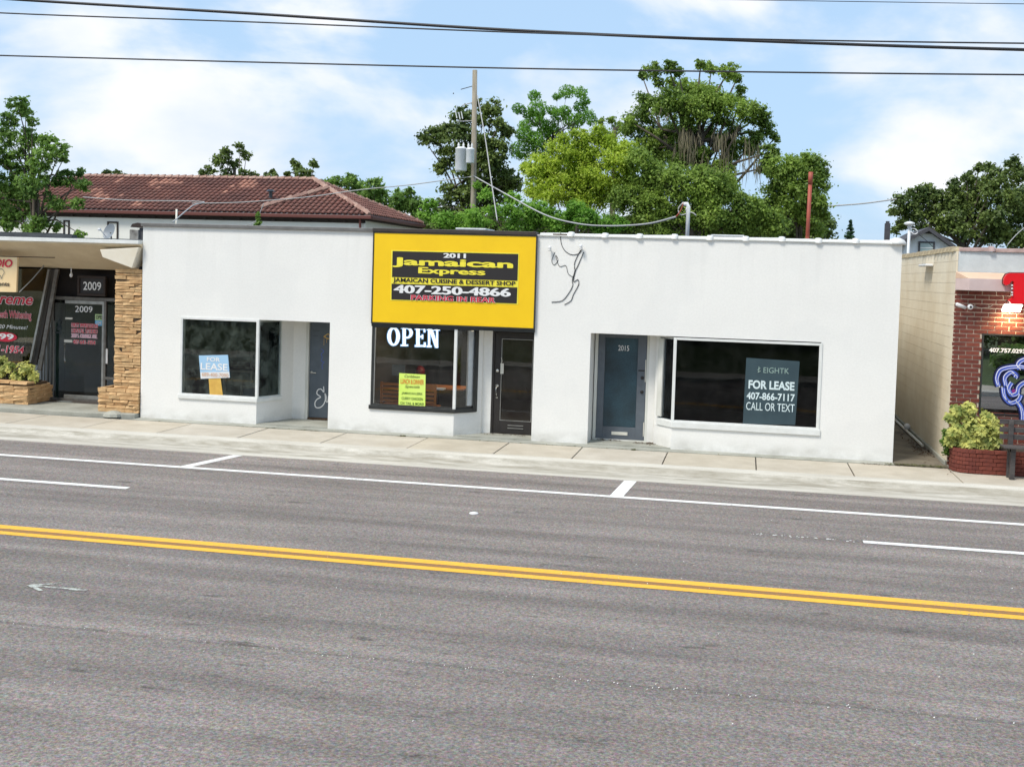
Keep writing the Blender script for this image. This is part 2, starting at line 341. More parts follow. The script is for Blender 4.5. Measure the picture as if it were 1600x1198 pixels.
def gutter_grime(m):
    t = m.node_tree; b = t.nodes['Principled BSDF']; l = t.links.new; src = b.inputs['Base Color'].links[0].from_socket
    tc = t.nodes.new('ShaderNodeTexCoord'); sx = t.nodes.new('ShaderNodeSeparateXYZ'); l(tc.outputs['Object'], sx.inputs[0])
    mp = t.nodes.new('ShaderNodeMapping'); mp.inputs['Scale'].default_value = (.5, 2.2, 1); l(tc.outputs['Object'], mp.inputs[0])
    n = t.nodes.new('ShaderNodeTexNoise'); n.inputs['Scale'].default_value = 2.4; n.inputs['Detail'].default_value = 8; n.inputs['Roughness'].default_value = .7; l(mp.outputs[0], n.inputs[0])
    r1 = t.nodes.new('ShaderNodeMapRange'); r1.inputs[1].default_value = .38; r1.inputs[2].default_value = .62; l(n.outputs[0], r1.inputs[0])
    r2 = t.nodes.new('ShaderNodeMapRange'); r2.inputs[1].default_value = -2.76; r2.inputs[2].default_value = -2.55; l(sx.outputs[1], r2.inputs[0])
    a = t.nodes.new('ShaderNodeMath'); a.operation = 'MULTIPLY'; l(r1.outputs[0], a.inputs[0]); l(r2.outputs[0], a.inputs[1])
    mx = t.nodes.new('ShaderNodeMix'); mx.data_type = 'RGBA'; l(a.outputs[0], mx.inputs[0]); l(src, mx.inputs[6]); mx.inputs[7].default_value = (.30, .275, .22, 1); l(mx.outputs[2], b.inputs['Base Color'])
gutter_grime(M['gutterpan'])
M['slab'] = pm('sidewalk_concrete', (.53, .485, .41), (.42, .375, .305), 1.8, .92, .3, 60, fine=.1, fscale=45, rnd=[(1, 1, 1), (1.08, 1.09, 1.12), (.93, .9, .84), (1.04, 1.02, .98), (.97, .95, .9)])
M['paint_white'] = pm('white_road_paint', (.80, .80, .78), (.60, .59, .57), 25, .8, .2, 60, fine=.08, fscale=90, detail=10)
M['paint_yellow'] = pm('yellow_road_paint', (.78, .42, .035), (.62, .32, .03), 18, .8, .2, 60, fine=.12, fscale=90, detail=10)
M['paint_worn'] = pm('worn_yellow_paint', (.34, .17, .04), (.2, .12, .07), 30, .9)
M['chalk'] = pm('faint_white_marking', (.30, .32, .29), (.16, .16, .155), 30, .9)
M['soil'] = pm('soil', (.06, .045, .03), (.03, .025, .02), 6, 1.)
M['debris'] = pm('dead_leaf_debris', (.14, .08, .045), (.07, .045, .025), 30, 1., island=[(1, 1, 1), (1.6, 1.2, 1), (.6, .6, .6)])
M['lawn'] = pm('lawn_ground', (.07, .11, .03), (.05, .075, .025), 2, 1., .5, 40, fine=.3, fscale=30)
M['ground'] = pm('dry_ground', (.20, .18, .13), (.10, .11, .06), .3, 1.)
M['lilac_sign'] = pm('pale_blue_sign_board', (.38, .60, .80), (.34, .55, .76), 3, .45)
M['lime'] = pm('lime_yellow_poster', (.62, .85, .10), (.68, .84, .20), 1.2, .6)
M['dark_sign'] = pm('dark_slate_sign_film', (.035, .06, .075), (.05, .085, .10), 2, .3)
M['cream_sign'] = pm('cream_orange_sign', (.85, .62, .33), (.85, .68, .42), 1.5, .6)
M['paper'] = pm('grey_paper', (.16, .18, .18), None, 3, .8)
M['moss'] = pm('spanish_moss', (.17, .155, .10), (.09, .08, .05), 5, 1., island=[(1, 1, 1), (.6, .6, .55), (1.35, 1.3, 1.2)])
M['lamp_glow'] = pm('lit_floodlight_lens', (.9, .9, .85), None, 3, .3, emit=(1, .93, .8), estr=9)
M['open_glow'] = pm('lit_white_sign_letters', (.8, .85, .9), None, 3, .4, emit=(.86, .95, 1), estr=.75)
M['open_edge'] = pm('lit_blue_letter_edge', (.1, .25, .5), None, 3, .4, emit=(.12, .4, .8), estr=.25)
M['neon_blue'] = pm('blue_logo_face', (.06, .10, .50), (.10, .18, .68), 3, .35)
M['neon_navy'] = pm('navy_logo_backing', (.012, .015, .07), None, 3, .4)
M['neon_line'] = pm('pale_logo_outline', (.75, .78, .92), None, 3, .4)
LEAF = {
 'oak': leaf_mat('oak_leaves', [(.06, .13, .022), (.14, .27, .03), (.25, .42, .045), (.40, .55, .10)], .45, .5),
 'dark': leaf_mat('dark_green_leaves', [(.035, .075, .02), (.075, .14, .03), (.14, .24, .045), (.25, .33, .08)], .35, .6),
 'bright': leaf_mat('bright_green_leaves', [(.24, .37, .02), (.42, .58, .035), (.56, .72, .06), (.68, .80, .12)], .5, .5),
 'shrub': leaf_mat('vivid_green_leaves', [(.07, .22, .015), (.16, .42, .02), (.28, .60, .04), (.42, .68, .12)], .55, .6),
 'maple': leaf_mat('mid_green_leaves', [(.04, .11, .02), (.09, .22, .028), (.17, .35, .045), (.30, .47, .10)], .45, .6),
 'ball': leaf_mat('tufted_green_leaves', [(.05, .17, .015), (.11, .30, .025), (.20, .45, .04), (.30, .56, .08)], .5, .6),
 'varieg': leaf_mat('variegated_yellow_leaves', [(.05, .12, .02), (.22, .33, .03), (.68, .64, .05), (.80, .78, .22)], .3, 6.),
 'conifer': leaf_mat('conifer_needles', [(.02, .06, .03), (.04, .10, .045), (.07, .15, .06)], .15, .8),
 'weed': leaf_mat('weed_leaves', [(.05, .09, .02), (.10, .16, .04), (.20, .17, .08)], .2, 2.),
}

# asphalt: aggregate speckle, wheel-path stains along the road, seam
def asphalt():
    m = bpy.data.materials.new('asphalt'); m.use_nodes = True; t = m.node_tree; b = t.nodes['Principled BSDF']; l = t.links.new
    tc = t.nodes.new('ShaderNodeTexCoord'); co = tc.outputs['Object']
    def noise(scale, detail=4, st=None, rough=.6):
        n = t.nodes.new('ShaderNodeTexNoise'); n.inputs['Scale'].default_value = scale; n.inputs['Detail'].default_value = detail; n.inputs['Roughness'].default_value = rough
        if st:
            mp = t.nodes.new('ShaderNodeMapping'); mp.inputs['Scale'].default_value = st; l(co, mp.inputs[0]); l(mp.outputs[0], n.inputs[0])
        else: l(co, n.inputs[0])
        return n.outputs[0]
    def rng(s, a, b_, c, d):
        r_ = t.nodes.new('ShaderNodeMapRange'); l(s, r_.inputs[0])
        for i, v in enumerate((a, b_, c, d)): r_.inputs[i+1].default_value = v
        return r_.outputs[0]
    def mul(a, b_):
        n = t.nodes.new('ShaderNodeMath'); n.operation = 'MULTIPLY'; l(a, n.inputs[0]); l(b_, n.inputs[1]); return n.outputs[0]
    f = rng(noise(1.1, 5, (.35, 1.5, 1)), .3, .7, .84, 1.14)
    f = mul(f, rng(noise(.9, 4, (.06, 2.2, 1)), .35, .65, .76, 1.12))
    f = mul(f, rng(noise(42, 5, None, .9), .36, .64, .40, 1.62))
    f = mul(f, rng(noise(24, 2, None, .7), .32, .68, .84, 1.16))
    v = t.nodes.new('ShaderNodeTexVoronoi'); v.inputs['Scale'].default_value = 60; l(co, v.inputs['Vector'])
    f = mul(f, rng(v.outputs['Distance'], .0, .12, 1.35, 1.))
    # dark blots left by drips in the far lane
    f = mul(f, rng(noise(2.2, 3, (.9, 2.6, 1), .5), .66, .74, 1., .6))
    # paving seam about three metres this side of the yellow lines
    sx = t.nodes.new('ShaderNodeSeparateXYZ'); l(co, sx.inputs[0])
    wv = t.nodes.new('ShaderNodeMath'); wv.operation = 'ADD'; l(sx.outputs[1], wv.inputs[0]); l(rng(noise(1.5, 3), 0, 1, -.06, .06), wv.inputs[1])
    ab = t.nodes.new('ShaderNodeMath'); ab.operation = 'ADD'; ab.inputs[1].default_value = 12.58; l(wv.outputs[0], ab.inputs[0])
    a2 = t.nodes.new('ShaderNodeMath'); a2.operation = 'ABSOLUTE'; l(ab.outputs[0], a2.inputs[0])
    f = mul(f, rng(a2.outputs[0], .0, .045, .72, 1.))
    mixc = t.nodes.new('ShaderNodeMix'); mixc.data_type = 'RGBA'; mixc.inputs[6].default_value = (.214, .190, .168, 1); mixc.inputs[7].default_value = (.222, .192, .180, 1)
    l(noise(.7, 3), mixc.inputs[0])
    cc = t.nodes.new('ShaderNodeCombineColor'); [l(f, cc.inputs[i]) for i in range(3)]
    mm = t.nodes.new('ShaderNodeMix'); mm.data_type = 'RGBA'; mm.blend_type = 'MULTIPLY'; mm.inputs[0].default_value = 1
    nc = t.nodes.new('ShaderNodeTexNoise'); nc.inputs['Scale'].default_value = 34; nc.inputs['Detail'].default_value = 2; l(co, nc.inputs[0])
    mj = t.nodes.new('ShaderNodeMix'); mj.data_type = 'RGBA'; mj.blend_type = 'OVERLAY'; mj.inputs[0].default_value = .5; l(mixc.outputs[2], mj.inputs[6]); l(nc.outputs['Color'], mj.inputs[7])
    l(mj.outputs[2], mm.inputs[6]); l(cc.outputs[0], mm.inputs[7]); l(mm.outputs[2], b.inputs['Base Color'])
    b.inputs['Roughness'].default_value = .9; b.inputs['Specular IOR Level'].default_value = .25
    bp = t.nodes.new('ShaderNodeBump'); bp.inputs['Strength'].default_value = .55; bp.inputs['Distance'].default_value = .012
    l(noise(55, 3, None, .75), bp.inputs['Height']); l(bp.outputs[0], b.inputs['Normal'])
    return m
M['asphalt'] = asphalt()
def wear(name, c1, c2, amt, scale=28):
    m = pm(name, c1, c2, 3, .8, .2, 60, fine=.10, fscale=60); t = m.node_tree; b = t.nodes['Principled BSDF']; l = t.links.new
    src = b.inputs['Base Color'].links[0].from_socket; tc = t.nodes.new('ShaderNodeTexCoord')
    n = t.nodes.new('ShaderNodeTexNoise'); n.inputs['Scale'].default_value = scale; n.inputs['Detail'].default_value = 8; n.inputs['Roughness'].default_value = .75; l(tc.outputs['Object'], n.inputs[0])
    n2 = t.nodes.new('ShaderNodeTexNoise'); n2.inputs['Scale'].default_value = 1.1; n2.inputs['Detail'].default_value = 3; l(tc.outputs['Object'], n2.inputs[0])
    a = t.nodes.new('ShaderNodeMath'); a.operation = 'MULTIPLY_ADD'; a.inputs[1].default_value = .35; l(n2.outputs[0], a.inputs[0]); l(n.outputs[0], a.inputs[2])
    r_ = t.nodes.new('ShaderNodeMapRange'); l(a.outputs[0], r_.inputs[0]); r_.inputs[1].default_value = .80-amt; r_.inputs[2].default_value = .86-amt
    mx = t.nodes.new('ShaderNodeMix'); mx.data_type = 'RGBA'; mx.inputs[7].default_value = (.2, .185, .17, 1); l(r_.outputs[0], mx.inputs[0]); l(src, mx.inputs[6]); l(mx.outputs[2], b.inputs['Base Color']); return m
M['paint_white'] = wear('white_road_paint', (.80, .80, .78), (.70, .70, .67), .04)
M['paint_yellow'] = wear('yellow_road_paint', (.84, .45, .045), (.78, .40, .035), .03)
M['chalk'] = wear('faint_white_marking', (.52, .55, .50), (.42, .44, .40), .15, 22)

# ------------------------------------------------------------------ ground, road, sidewalk
def struct(name, mb, mat, **k):
    o = mb.build(name, mat, **k); o['kind'] = 'structure'; return o
struct('ground', MB().poly([(-900, -900, -.16), (900, -900, -.16), (900, 900, -.16), (-900, 900, -.16)]), M['ground'])
struct('road', MB().poly([(-300, -16.2, -.13), (300, -16.2, -.13), (300, -2.93, -.13), (-300, -2.93, -.13)]), M['asphalt'])
prof = [(-1.80, -.13), (-1.80, 0), (-1.93, -.002), (-2.02, -.03), (-2.09, -.10), (-2.2, -.125), (-2.5, -.132), (-2.93, -.122), (-2.93, -.16)]
def kerbmesh(pr, x0=-120, x1=120):
    m = MB()
    for (ya, za), (yb, zb) in zip(pr, pr[1:]):
        m.poly([(x0, ya, za), (x1, ya, za), (x1, yb, zb), (x0, yb, zb)])
    return m
struct('kerb', kerbmesh(prof[:4]), M['kerb'])
struct('gutter', kerbmesh(prof[3:]), M['gutterpan'])
struct('far_kerb', MB().box(-120, 120, -16.9, -16.2, -.16, 0), M['kerb'])
struct('far_sidewalk', MB().box(-120, 120, -18.6, -16.91, -.16, -.01), M['slab'])
struct('far_lawn', MB().poly([(-120, -60, -.02), (120, -60, -.02), (120, -18.61, -.02), (-120, -18.61, -.02)]), M['lawn'])
tag(kerbmesh([(-1.80, -.13), (-1.80, -.02), (-.32, -.02), (-.32, -.13)]).build('sidewalk', M['soil']), kind='structure')
sw = [o for o in scene.objects if o.name == 'sidewalk'][0]
joints = [-17.65, -16.0, -14.35, -12.7, -11.06, -9.4, -7.73, -6.04, -4.4, -2.96, -1.34, .29, 1.94, 3.7, 5.35, 7.0]
rr = random.Random(3)
for a, b in zip(joints, joints[1:]):
    g = .010
    o = MB().box(a+g, b-g, -1.79, -.33, -.10, .0+rr.uniform(-.003, .003)).build('paving_slab', M['slab'], sw, bevel=.008)
for x0, x1 in ((-60, -17.66), (7.01, 60)):
    MB().box(x0, x1, -1.79, -.33, -.10, 0).build('distant_paving', M['slab'], sw)
struct('building_apron', MB().box(-12.42, 2.77, -.325, 0, -.15, .012), M['concrete'])
struct('alley_pavement', MB().box(2.78, 3.71, -.2, 14, -.15, .02), M['concrete_dark'])
struct('shopfront_apron', MB().box(3.72, 9, -.325, .0, -.15, .008), M['concrete'])
# platform in front of the stone building
struct('entrance_platform', MB().plan([(-20, -.30), (-13.5, -.30), (-12.45, -.16), (-12.43, 3), (-20, 3)], -.15, .10), M['concrete'], bevel=.02)
# markings: sheets 4 mm above the asphalt
def strip(name, x0, x1, y0, y1, mat, z=-.126):
    o = MB().poly([(x0, y0, z), (x1, y0, z), (x1, y1, z), (x0, y1, z)]).build(name, mat); o['kind'] = 'structure'; return o
strip('parking_line', -120, 120, -4.48, -4.33, M['paint_white'])
for k in range(-4, 5):
    strip('lane_dash', -12.15+13.8*k, -9.05+13.8*k, -6.42, -6.27, M['paint_white'])
strip('yellow_line', -120, 120, -9.25, -9.08, M['paint_yellow'])
strip('yellow_line', -120, 120, -9.53, -9.38, M['paint_yellow'])
strip('worn_line', -120, 120, -9.376, -9.254, M['paint_worn'])
def skew(name, xa, xb, ya, yb, wd, mat, z=-.122):
    o = MB().poly([(xa-wd/2, ya, z), (xa+wd/2, ya, z), (xb+wd/2, yb, z), (xb-wd/2, yb, z)]).build(name, mat); o['kind'] = 'structure'
skew('stall_mark', -9.14, -8.84, -4.329, -2.94, .19, M['paint_white'], -.126)
skew('stall_mark', -1.86, -1.78, -4.329, -2.94, .21, M['paint_white'], -.126)
skew('stall_mark', 5.3, 5.4, -4.329, -2.94, .2, M['paint_white'], -.126)
# faint arrow
a = MB(); z = -.126
for p, q, w1_, w2_ in (((47, 914.5), (136, 922.5), .02, .032), ((47, 914.5), (86, 912.2), .03, .018), ((46, 914), (64, 923), .03, .022)):
    A, B = atz(*p, -.13), atz(*q, -.13); n_ = Vector((-(B-A).y, (B-A).x, 0)).normalized(); z += .0006
    a.poly([(A.x+n_.x*w1_, A.y+n_.y*w1_, z), (A.x-n_.x*w1_, A.y-n_.y*w1_, z), (B.x-n_.x*w2_, B.y-n_.y*w2_, z), (B.x+n_.x*w2_, B.y+n_.y*w2_, z)])
o = a.build('arrow_marking', M['chalk']); o['kind'] = 'structure'
# white road stud and loose pale chips
tag(MB().lathe((-3.67, -6.35, -.13), [(.07, 0), (.062, .012), (.03, .022)], 12).build('road_stud', M['white'], smooth=True), 'round white reflective stud alone on the asphalt between the dashes', 'road stud')
g = MB(); rr = random.Random(5)
for i in range(260):
    x = rr.uniform(-10, 4); y = -12.6+rr.gauss(0, .04) if i % 2 else rr.uniform(-14, -3.2); s = rr.uniform(.002, .006)
    g.poly([(x-s, y-s, -.126), (x+s, y-s*.5, -.122), (x+s*.6, y+s, -.118), (x-s, y+s*.7, -.124)])
for i in range(26):
    x = rr.uniform(.2, 1.55); s = rr.uniform(.006, .02)
    y = -6.35+rr.gauss(0, .03); g.poly([(x-s, y-s, -.125), (x+s, y-s*.5, -.1245), (x+s*.6, y+s, -.1243), (x-s, y+s*.7, -.1248)])
tag(g.build('loose_chippings', M['paint_white'], kind='stuff'), 'pale grit and paint flecks scattered on the asphalt', 'grit')

# ------------------------------------------------------------------ foliage
DENS = 3.2
def leaves_mesh(name, clusters, mat, leaf, dens, rs, sub=.30, flat=.75, long=1.5, scatter=.0, droop=0.):
    """clusters: (centre, rx, ry, rz); leaf clumps over each ellipsoid, each leaf a small bent quad"""
    rng = np.random.default_rng(rs); C = []; Nn = []
    for c, rx, ry, rz in clusters:
        rmean = (rx*ry*rz)**(1/3); nsub = 26 if sub < 1 else 1
        for k in range(nsub):
            if sub < 1:
                d = rng.normal(size=3); d /= np.linalg.norm(d); q = rng.uniform(.25, 1.0)**.6
                cc = np.array(c)+d*q*np.array([rx, ry, rz])*.85; sr = rmean*sub*rng.uniform(.7, 1.5)
            else: cc = np.array(c); sr = rmean
            n = max(6, int(dens*DENS*4*math.pi*sr*sr/(leaf*leaf)))
            d = rng.normal(size=(n, 3)); d /= np.linalg.norm(d, axis=1)[:, None]
            rad = sr*(1-.55*rng.random(n)**1.5) if sub >= 1 else sr*np.minimum(1.7, np.abs(rng.normal(size=n))*.78)
            P = cc + d*rad[:, None]*np.array([1.15, 1.15, flat]); C.append(P)
            nn = d*.55 + rng.normal(size=(n, 3))*.55 + np.array([0, 0, .45]); Nn.append(nn)
    C = np.concatenate(C); Nn = np.concatenate(Nn); n = len(C)
    Nn /= np.linalg.norm(Nn, axis=1)[:, None]
    a = rng.normal(size=(n, 3)); a[:, 2] -= droop; a -= (a*Nn).sum(1)[:, None]*Nn; a /= np.linalg.norm(a, axis=1)[:, None]; b = np.cross(Nn, a)
    s = leaf*rng.uniform(.45, 1.3, n)[:, None]
    V = np.stack([C-a*s*.5*long, C+b*s*.42+Nn*s*.12, C+a*s*.5*long, C-b*s*.42+Nn*s*.12], 1).reshape(-1, 3)
    me = bpy.data.meshes.new(name); me.vertices.add(n*4); me.vertices.foreach_set('co', V.ravel())
    me.loops.add(n*4); me.loops.foreach_set('vertex_index', np.arange(n*4, dtype=np.int32))
    me.polygons.add(n); me.polygons.foreach_set('loop_start', np.arange(0, n*4, 4, dtype=np.int32))
    me.polygons.foreach_set('loop_total', np.full(n, 4, dtype=np.int32)); me.materials.append(mat); me.update(calc_edges=True)
    return me
NLEAF = [0]
def tree(px, Y, leafm, label, group=None, leaf=.1, dens=.5, seed=1, base=None, cat='tree', sub=.30, tr=.22, name='tree', jit=.5, branch=True, ground=0., **k):
    """px: crown clumps (x, y, r) as seen; each gets its place at depth Y"""
    leaf *= .9; rr = random.Random(seed); cl = []; sc = CF/(CD+Y)
    for (x, y, r_) in px:
        rm = r_/sc*1.2*rr.uniform(.85, 1.15); yy = Y+rr.uniform(-1, 1)*jit*max(1., rm*1.5); p = at(x, y, yy); cl.append((p, rm, rm*1.05, rm*.92))
    cx = sum(c[0].x for c in cl)/len(cl); b = Vector(base) if base else Vector((cx, Y, ground))
    root = empty(name, b, label, cat, group)
    me = leaves_mesh('crown', cl, leafm, leaf, dens, seed, sub=sub, **k); NLEAF[0] += len(me.polygons)
    o = link('crown', me, root); 
    lo = min(c[0].z-c[3] for c in cl); hi = max(c[0].z for c in cl)
    m = MB(); top = Vector((cx, Y, lo+(hi-lo)*.45))
    m.tube([b, b.lerp(top, .35)+Vector((rr.uniform(-.1, .1), 0, 0)), b.lerp(top, .7), top], tr, 8, tr*.45)
    if branch:
        for c in cl:
            p0 = b.lerp(top, rr.uniform(.55, 1.)); p1 = c[0]; mid = p0.lerp(p1, .55)+Vector((rr.uniform(-.15, .15), rr.uniform(-.1, .1), rr.uniform(.0, .3)))
            m.tube([p0, mid, p1], tr*.24, 5, tr*.05)
    m.build('trunk', M['trunk'], root, smooth=True)
    return root, cl

# ------------------------------------------------------------------ white commercial building
WB = empty('commercial_building', (-4.8, 0, 0), 'long low white stucco shop building with three shopfronts and white tile coping', 'building')
X0, X1 = -12.42, 2.77
w_ = MB(); T = .2; ZH = 2.175
# front wall, butted pieces
w_.box(X0, -11.53, 0, T, 0, ZH)
w_.plan([(-11.53, 0), (-9.81, 0), (-9.45, 1.05), (-9.60, 1.10), (-9.92, T), (-11.53, T)], 0, .48)      # bulkhead of first window, splayed return
w_.plan([(-9.565, .70), (-9.45, 1.05), (-9.60, 1.10), (-9.70, .74)], .48, ZH)                          # solid end of the return
w_.box(-9.60, -9.17, 1.05, 1.25, 0, ZH)
w_.box(-8.25, -7.35, 0, T, 0, ZH)
w_.box(-8.25, -8.05, T, 1.25, 0, ZH)
w_.plan([(-7.35, 0), (-5.61, 0), (-5.17, .50), (-5.17, .58), (-5.3, .62), (-5.72, T), (-7.35, T)], 0, .475)
w_.plan([(-5.27, .39), (-5.17, .50), (-5.17, .58), (-5.36, .58)], .475, ZH)
w_.box(-5.33, -4.99, .58, .75, 0, ZH)
w_.box(-4.03, -2.92, 0, T, 0, ZH)
w_.box(-4.03, -3.93, T, .75, 0, ZH); w_.box(-3.02, -2.92, T, .75, 0, ZH)
w_.plan([(-1.31, 0), (1.42, 0), (1.42, T), (-1.25, T), (-1.55, .6), (-1.68, .55), (-1.68, .44)], 0, .43)
w_.box(1.42, X1, 0, T, 0, ZH)
w_.plan([(-1.68, .44), (-1.60, .36), (-1.50, .45), (-1.56, .62), (-1.68, .55)], .43, ZH)
w_.box(-1.82, -1.56, .58, .75, 0, ZH)
# upper wall and shell
w_.box(X0, X1, 0, T, ZH, 4.03)
w_.box(X0, X0+T, T, 14, 0, 4.03); w_.box(X1-T, X1, T, 14, 0, 4.03); w_.box(X0+T, X1-T, 13.8, 14, 0, 4.03)
w_.build('front_wall', M['stucco'], WB)
for a in ((-9.7, -8.05, T, 1.3), (-5.5, -3.9, T, .8), (-3.02, -1.5, T, .8)): MB().box(*a, ZH+.002, 2.3).build('recess_soffit', M['alcove'], WB)
fl = MB(); fl.plan([(-9.81, -.0), (-8.25, -.0), (-8.25, 1.05), (-9.45, 1.05)], -.1, .03).build('recess_floor', M['concrete'], WB); fl = MB(); fl.plan([(-5.61, 0), (-4.03, 0), (-4.03, .6), (-5.17, .6)], -.1, .03).build('recess_floor', M['concrete'], WB); fl = MB(); fl.plan([(-2.92, 0), (-1.31, 0), (-1.68, .5), (-1.68, .6), (-2.92, .6)], -.1, .03)
fl.build('recess_floor', M['concrete'], WB)
MB().box(X0+T, X1-T, T, 13.8, 3.7, 3.8).build('roof', M['roofing'], WB)
# interiors
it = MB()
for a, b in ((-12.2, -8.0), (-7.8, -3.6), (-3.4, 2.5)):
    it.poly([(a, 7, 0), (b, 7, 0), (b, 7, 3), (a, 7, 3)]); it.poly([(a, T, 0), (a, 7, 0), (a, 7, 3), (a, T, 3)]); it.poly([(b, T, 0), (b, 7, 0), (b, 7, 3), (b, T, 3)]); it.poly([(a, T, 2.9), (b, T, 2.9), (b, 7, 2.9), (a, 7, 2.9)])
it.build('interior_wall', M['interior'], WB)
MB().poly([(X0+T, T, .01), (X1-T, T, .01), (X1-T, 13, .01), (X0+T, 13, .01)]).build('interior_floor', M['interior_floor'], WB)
# caps
MB().box(X0-.03, -7.37, -.05, .25, 4.03, 4.10).build('metal_cap', M['grey_metal'], WB, bevel=.008)
MB().box(-7.37, -4.05, -.075, .25, 4.032, 4.105).build('brown_cap', M['brown_metal'], WB, bevel=.008)
# coping tiles: each a barrel with a collar
def coping_mesh(L_, r_, mat, name='coping_tile', ax='X'):
    m = MB(); seg = 8
    def ring(u, rad):
        pts = []
        for k in range(seg+1):
            an = math.pi*k/seg; c_, s_ = math.cos(an)*rad*1.35, math.sin(an)*rad
            pts.append((u, c_, s_) if ax == 'X' else (c_, u, s_))
        return pts
    us = [(0, r_*.92), (L_*.82, r_), (L_*.84, r_*1.28), (L_*.93, r_*1.32), (L_, r_*1.18)]
    n0 = 0
    for u, rad in us: m.v += ring(u, rad)
    K = seg+1
    for i in range(len(us)-1):
        for k in range(seg): a0 = i*K+k; m.f.append((a0, a0+1, a0+1+K, a0+K))
    m.f.append(tuple(range(K-1, -1, -1))); m.f.append(tuple(range((len(us)-1)*K, len(us)*K)))
    return m.mesh(name, mat, True)
cm = coping_mesh(.665, .075, M['coping'])
xs = [-4.03+.02]
for i in range(10):
    o = link('coping_tile', cm, WB, (-3.98+i*.665, .08, 4.025+random.uniform(-.004, .004)))
    o.rotation_euler = (0, random.uniform(-.01, .01), random.uniform(-.01, .01))
MB().lathe((2.68, .08, 4.02), [(.17, 0), (.17, .04), (.13, .09), (.05, .13)], 12).build('coping_cap', M['coping'], WB, smooth=True)
MB().box(-4.03, X1+.005, -.03, .25, 4.03, 4.05).build('coping_bed', M['stucco_trim'], WB)
# ---- windows
def frame_xz(m, x0, x1, z0, z1, w, y0, y1):
    m.box(x0, x1, y0, y1, z0, z0+w); m.box(x0, x1, y0, y1, z1-w, z1); m.box(x0, x0+w, y0, y1, z0+w, z1-w); m.box(x1-w, x1, y0, y1, z0+w, z1-w); return m
def obl(m, p, q, z0, z1, t):
    """upright slab between plan points p and q, t thick inward (to the left of p->q)"""
    p, q = Vector(p), Vector(q); d = (q-p).normalized(); n = Vector((-d.y, d.x))*t
    return m.plan([tuple(p), tuple(q), tuple(q+n), tuple(p+n)], z0, z1)
def lerp2(p, q, t): return (p[0]+(q[0]-p[0])*t, p[1]+(q[1]-p[1])*t)
def win(x0, x1, z0, z1, corner_right, ret, mat_f, mat_s, glass, sill_z, fw=.05, label=None, post=None):
    """shop window on the facade plane with a splayed return; ret = plan points of the return glass"""
    m = MB(); m.box(x0, x1, -.015, .04, z1-fw, z1); m.box(x0, x1, -.015, .04, z0, z0+.03)
    if corner_right: m.box(x0, x0+fw, -.015, .04, z0+.03, z1-fw)
    else: m.box(x1-fw, x1, -.015, .04, z0+.03, z1-fw)
    o = m.build('window_frame', mat_f, WB, bevel=.004)
    if label: o['label'] = label
    cxp = x1 if corner_right else x0
    MB().box(cxp-.028 if corner_right else cxp-.03, cxp+.03 if corner_right else cxp+.028, -.02, .045, z0, z1).build('corner_post', post or mat_f, o, bevel=.004)
    MB().box(x0+.01, x1-.01, .008, .016, z0+.02, z1-.02).build('pane', glass, o)
    p, q = ret
    s = .03 if corner_right else -.03
    r_ = MB(); obl(r_, p, q, z1-fw, z1, s); obl(r_, p, q, z0, z0+.03, s); obl(r_, lerp2(p, q, .93), q, z0+.03, z1-fw, s)
    r_.build('return_frame', mat_f, o, bevel=.003)
    r_ = MB(); obl(r_, lerp2(p, q, .02), lerp2(p, q, .97), z0+.02, z1-.02, s*.3); r_.build('return_pane', glass, o)
    # sill ledge wraps the corner
    d = -.035
    if corner_right:
        n = (q[1]-p[1], -(q[0]-p[0])); ln = math.hypot(*n); n = (n[0]/ln*.035, n[1]/ln*.035)
        S = [(x0-.03, d), (x1+.02, d), (q[0]+n[0], q[1]+n[1]), (q[0]-n[0], q[1]-n[1]), (x1-.05, .06), (x0-.03, .06)]
    else:
        n = (-(q[1]-p[1]), (q[0]-p[0])); ln = math.hypot(*n); n = (n[0]/ln*.035, n[1]/ln*.035)
        S = [(x1+.03, d), (x0-.02, d), (q[0]+n[0], q[1]+n[1]), (q[0]-n[0], q[1]-n[1]), (x0+.05, .06), (x1+.03, .06)]
    MB().plan(S, sill_z, z0).build('sill', mat_s, o, bevel=.006)
    return o
wa = win(-11.53, -9.81, .55, 2.175, True, ((-9.79, .03), (-9.565, .70)), M['stucco_trim'], M['stucco_trim'], M['glass_dust_reflect'], .47)
wb = win(-7.35, -5.61, .55, 2.175, True, ((-5.58, .02), (-5.27, .39)), M['frame_dark'], M['frame_dark'], M['glass'], .47, fw=.055, label='black framed shop window with pale corner post')
wc = win(-1.29, 1.42, .545, 2.155, False, ((-1.30, .03), (-1.60, .36)), M['stucco_trim'], M['stucco_trim'], M['glass_dark'], .43, fw=.045)
for o in list(wb.children):
    if o.name.startswith('corner_post'): o.data.materials.clear(); o.data.materials.append(M['stucco_trim'])
# inner light trim of second window: thin aluminium bead at left and a plain white panel in the return
MB().box(-7.290, -7.272, -.012, .02, .585, 2.11).build('bead', M['alu'], wb)
r_ = MB(); obl(r_, (-5.40, .24), (-5.30, .36), .60, 2.11, .05); r_.build('return_panel', M['white'], wb)
r_ = MB(); obl(r_, (-5.3, .31), (-5.255, .43), .475, 2.17, -.02); r_.build('jamb', M['frame_dark'], wb)
r_ = MB(); obl(r_, (-1.60, .38), (-1.50, .28), .60, 2.11, -.05); r_.build('inner_panel', M['alcove'], wc)
MB().box(1.405, 1.43, -.02, .01, .52, 2.17).build('edge_trim', M['stucco_trim'], wc)
